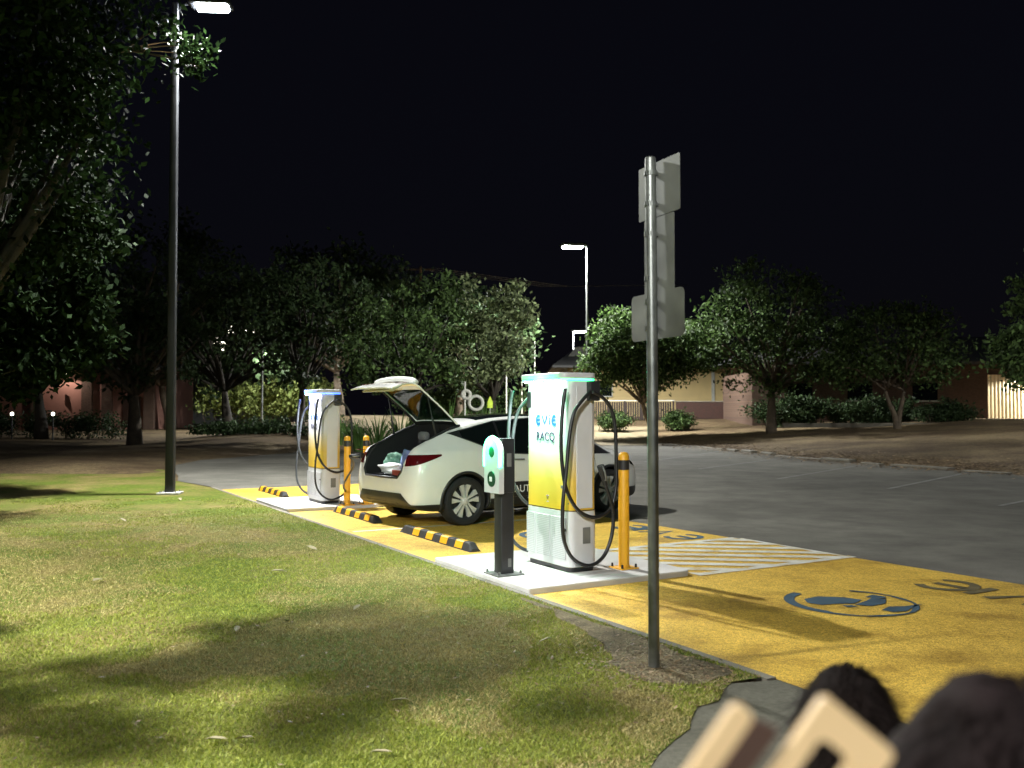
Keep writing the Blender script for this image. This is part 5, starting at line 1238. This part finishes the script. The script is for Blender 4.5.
# pale frame
YP = .62
t = thing('wooden_frame', 'blurred pale beige flat frame with a square hole, close to the camera', 'frame', (0, 0, 0))
o_ = P(690, 768, YP); t.location = (o_.x, YP, 0)
def fp(px, py): q = P(px, py, YP); return (q.x - o_.x, q.z)
def plate(name, poly, y0, y1, m, hole=None, bev=.004):
    bm = bmesh.new()
    if hole:
        outer = [bm.verts.new((p[0], y0, p[1])) for p in poly]; inner = [bm.verts.new((p[0], y0, p[1])) for p in hole]
        for i in range(4):
            bm.faces.new((outer[i], outer[(i + 1) % 4], inner[(i + 1) % 4], inner[i]))
    else: bm.faces.new([bm.verts.new((p[0], y0, p[1])) for p in poly])
    r = bmesh.ops.extrude_face_region(bm, geom=bm.faces[:]); 
    for v in [e for e in r['geom'] if isinstance(e, bmesh.types.BMVert)]: v.co.y = y1
    ed = [e for e in bm.edges if abs(e.verts[0].co.y - e.verts[1].co.y) > 1e-4]
    bmesh.ops.bevel(bm, geom=ed, offset=.006, segments=4, affect='EDGES', profile=.5)
    me = bpy.data.meshes.new(name); bm.to_mesh(me); bm.free(); return link(name, me, m, t, smooth=30)
a, c = fp(736, 703), fp(756, 716); u_ = Vector((c[0] - a[0], c[1] - a[1])); dn = Vector((fp(692, 766)[0] - fp(736, 703)[0], fp(692, 766)[1] - fp(736, 703)[1])).normalized()
def ext(p): 
    k = -p[1] / dn.y; return (p[0] + dn.x * k, 0.0)
plate('side_bar', [a, c, ext(c), ext(a)], 0, .008, M['palewood'])
A0, A1 = fp(826, 695), fp(897, 754)
# square ring then a long leg
W_ = Vector((A1[0] - A0[0], A1[1] - A0[1])); wn = W_.normalized(); hn = dn
sz = W_.length; bw = .034
p0 = Vector(A0); p1 = p0 + wn * sz; p2 = p1 + hn * .12; p3 = p0 + hn * .12
hole = [p0 + wn * bw + hn * bw, p1 - wn * bw + hn * bw, p2 - wn * bw - hn * bw, p3 + wn * bw - hn * bw]
# hole offset: the right rim is the broad one
hole = [p0 + wn * .0138 + hn * .0238, p1 - wn * .022 + hn * .0238, p2 - wn * .022 - hn * .022, p3 + wn * .0138 - hn * .022]
plate('square_ring', [tuple(p) for p in (p0, p1, p2, p3)], 0, .008, M['palewood'], hole=[tuple(p) for p in hole])
q0 = p3 + hn * .006; q1 = p3 + wn * .03 + hn * .006
plate('support_bar', [tuple(q0), tuple(q1), ext(q1), ext(q0)], 0, .008, M['palewood'])
pb = [fp(754, 722), fp(786, 735), ext(fp(786, 735)), ext(fp(754, 722))]
plate('brown_backing', pb, .010, .016, M['brownwood'])

# ============================================================ OFF-FRAME LAMPS, SKY, CAMERA
def lamp_off(label, x, y, H, power, aim, **k): return street_lamp(label, (x, y, hgt(x, y)), H, aim, .4, power, .08, **k)
lamp_off('unseen street lamp added left of the camera to light the lawn', -9, 2, 8.0, 12500, (1, .45), spot=122, blend=.5)  # added unseen lamp, source of the streaky tree shade on the lawn
lamp_off('unseen lamp added far right, narrow beam to light the garden trees', 22, 20, 9.8, 32000, (-24, 23), tilt=79, spot=29, blend=.6)  # added unseen lamp, beam narrowed onto the garden and centre trees
lamp_off('unseen street lamp added beyond the right edge to light the verge', 30, 31, 9.8, 4200, (-1, 0))  # added unseen lamp to lift the verge and the right-hand trees
lamp_off('unseen low lamp added behind the camera to light the pale frame', 2.5, -3, 3.4, 420, (0, 1))  # added unseen fill for the pale frame close to the camera
lamp_off('unseen flood light added behind the camera to brighten car and chargers', -3, -8, 7.0, 6500, (3, 21), tilt=76, spot=24, blend=.7)  # added unseen fill, aimed at the side of the car
lamp_off('street lamp behind the trees at the left lighting the bamboo', X(262, 56), 56, 5.2, 2500, (0, 1))
w = bpy.data.worlds.new('World'); sc.world = w; w.use_nodes = True; nt = w.node_tree
bg = nt.nodes['Background']; sky = nt.nodes.new('ShaderNodeTexSky'); sky.sky_type = 'NISHITA'; sky.sun_disc = False; sky.sun_elevation = R(1.5); sky.sun_rotation = R(200)
hs = nt.nodes.new('ShaderNodeMix'); hs.data_type = 'RGBA'; hs.blend_type = 'MIX'; hs.inputs[0].default_value = .93; hs.inputs[7].default_value = (.0011, .0011, .0020, 1)
ml = nt.nodes.new('ShaderNodeMix'); ml.data_type = 'RGBA'; ml.blend_type = 'MULTIPLY'; ml.inputs[0].default_value = 1; ml.inputs[7].default_value = (.003, .003, .005, 1)
nt.links.new(sky.outputs[0], ml.inputs[6]); nt.links.new(ml.outputs[2], hs.inputs[6]); nt.links.new(hs.outputs[2], bg.inputs[0]); bg.inputs[1].default_value = 1.0
cam = bpy.data.cameras.new('camera'); co_ = bpy.data.objects.new('camera', cam); COL.objects.link(co_); sc.camera = co_
cam.sensor_width = 36; cam.lens = F / 1024 * 36; cam.clip_end = 1500; cam.clip_start = .05
co_.location = (0, 0, CH); co_.rotation_euler = (R(90) + PITCH, 0, 0)
cam.dof.use_dof = True; cam.dof.focus_distance = 10; cam.dof.aperture_fstop = 2.6
vs_ = sc.view_settings; vs_.view_transform = 'Standard'; vs_.look = 'None'; vs_.exposure = 1.0; vs_.gamma = 1; vs_.use_curve_mapping = False
sc.cycles.use_denoising = True; sc.cycles.max_bounces = 6; sc.cycles.sample_clamp_indirect = 4; sc.cycles.transparent_max_bounces = 8
try: sc.cycles.use_light_tree = True
except Exception: pass
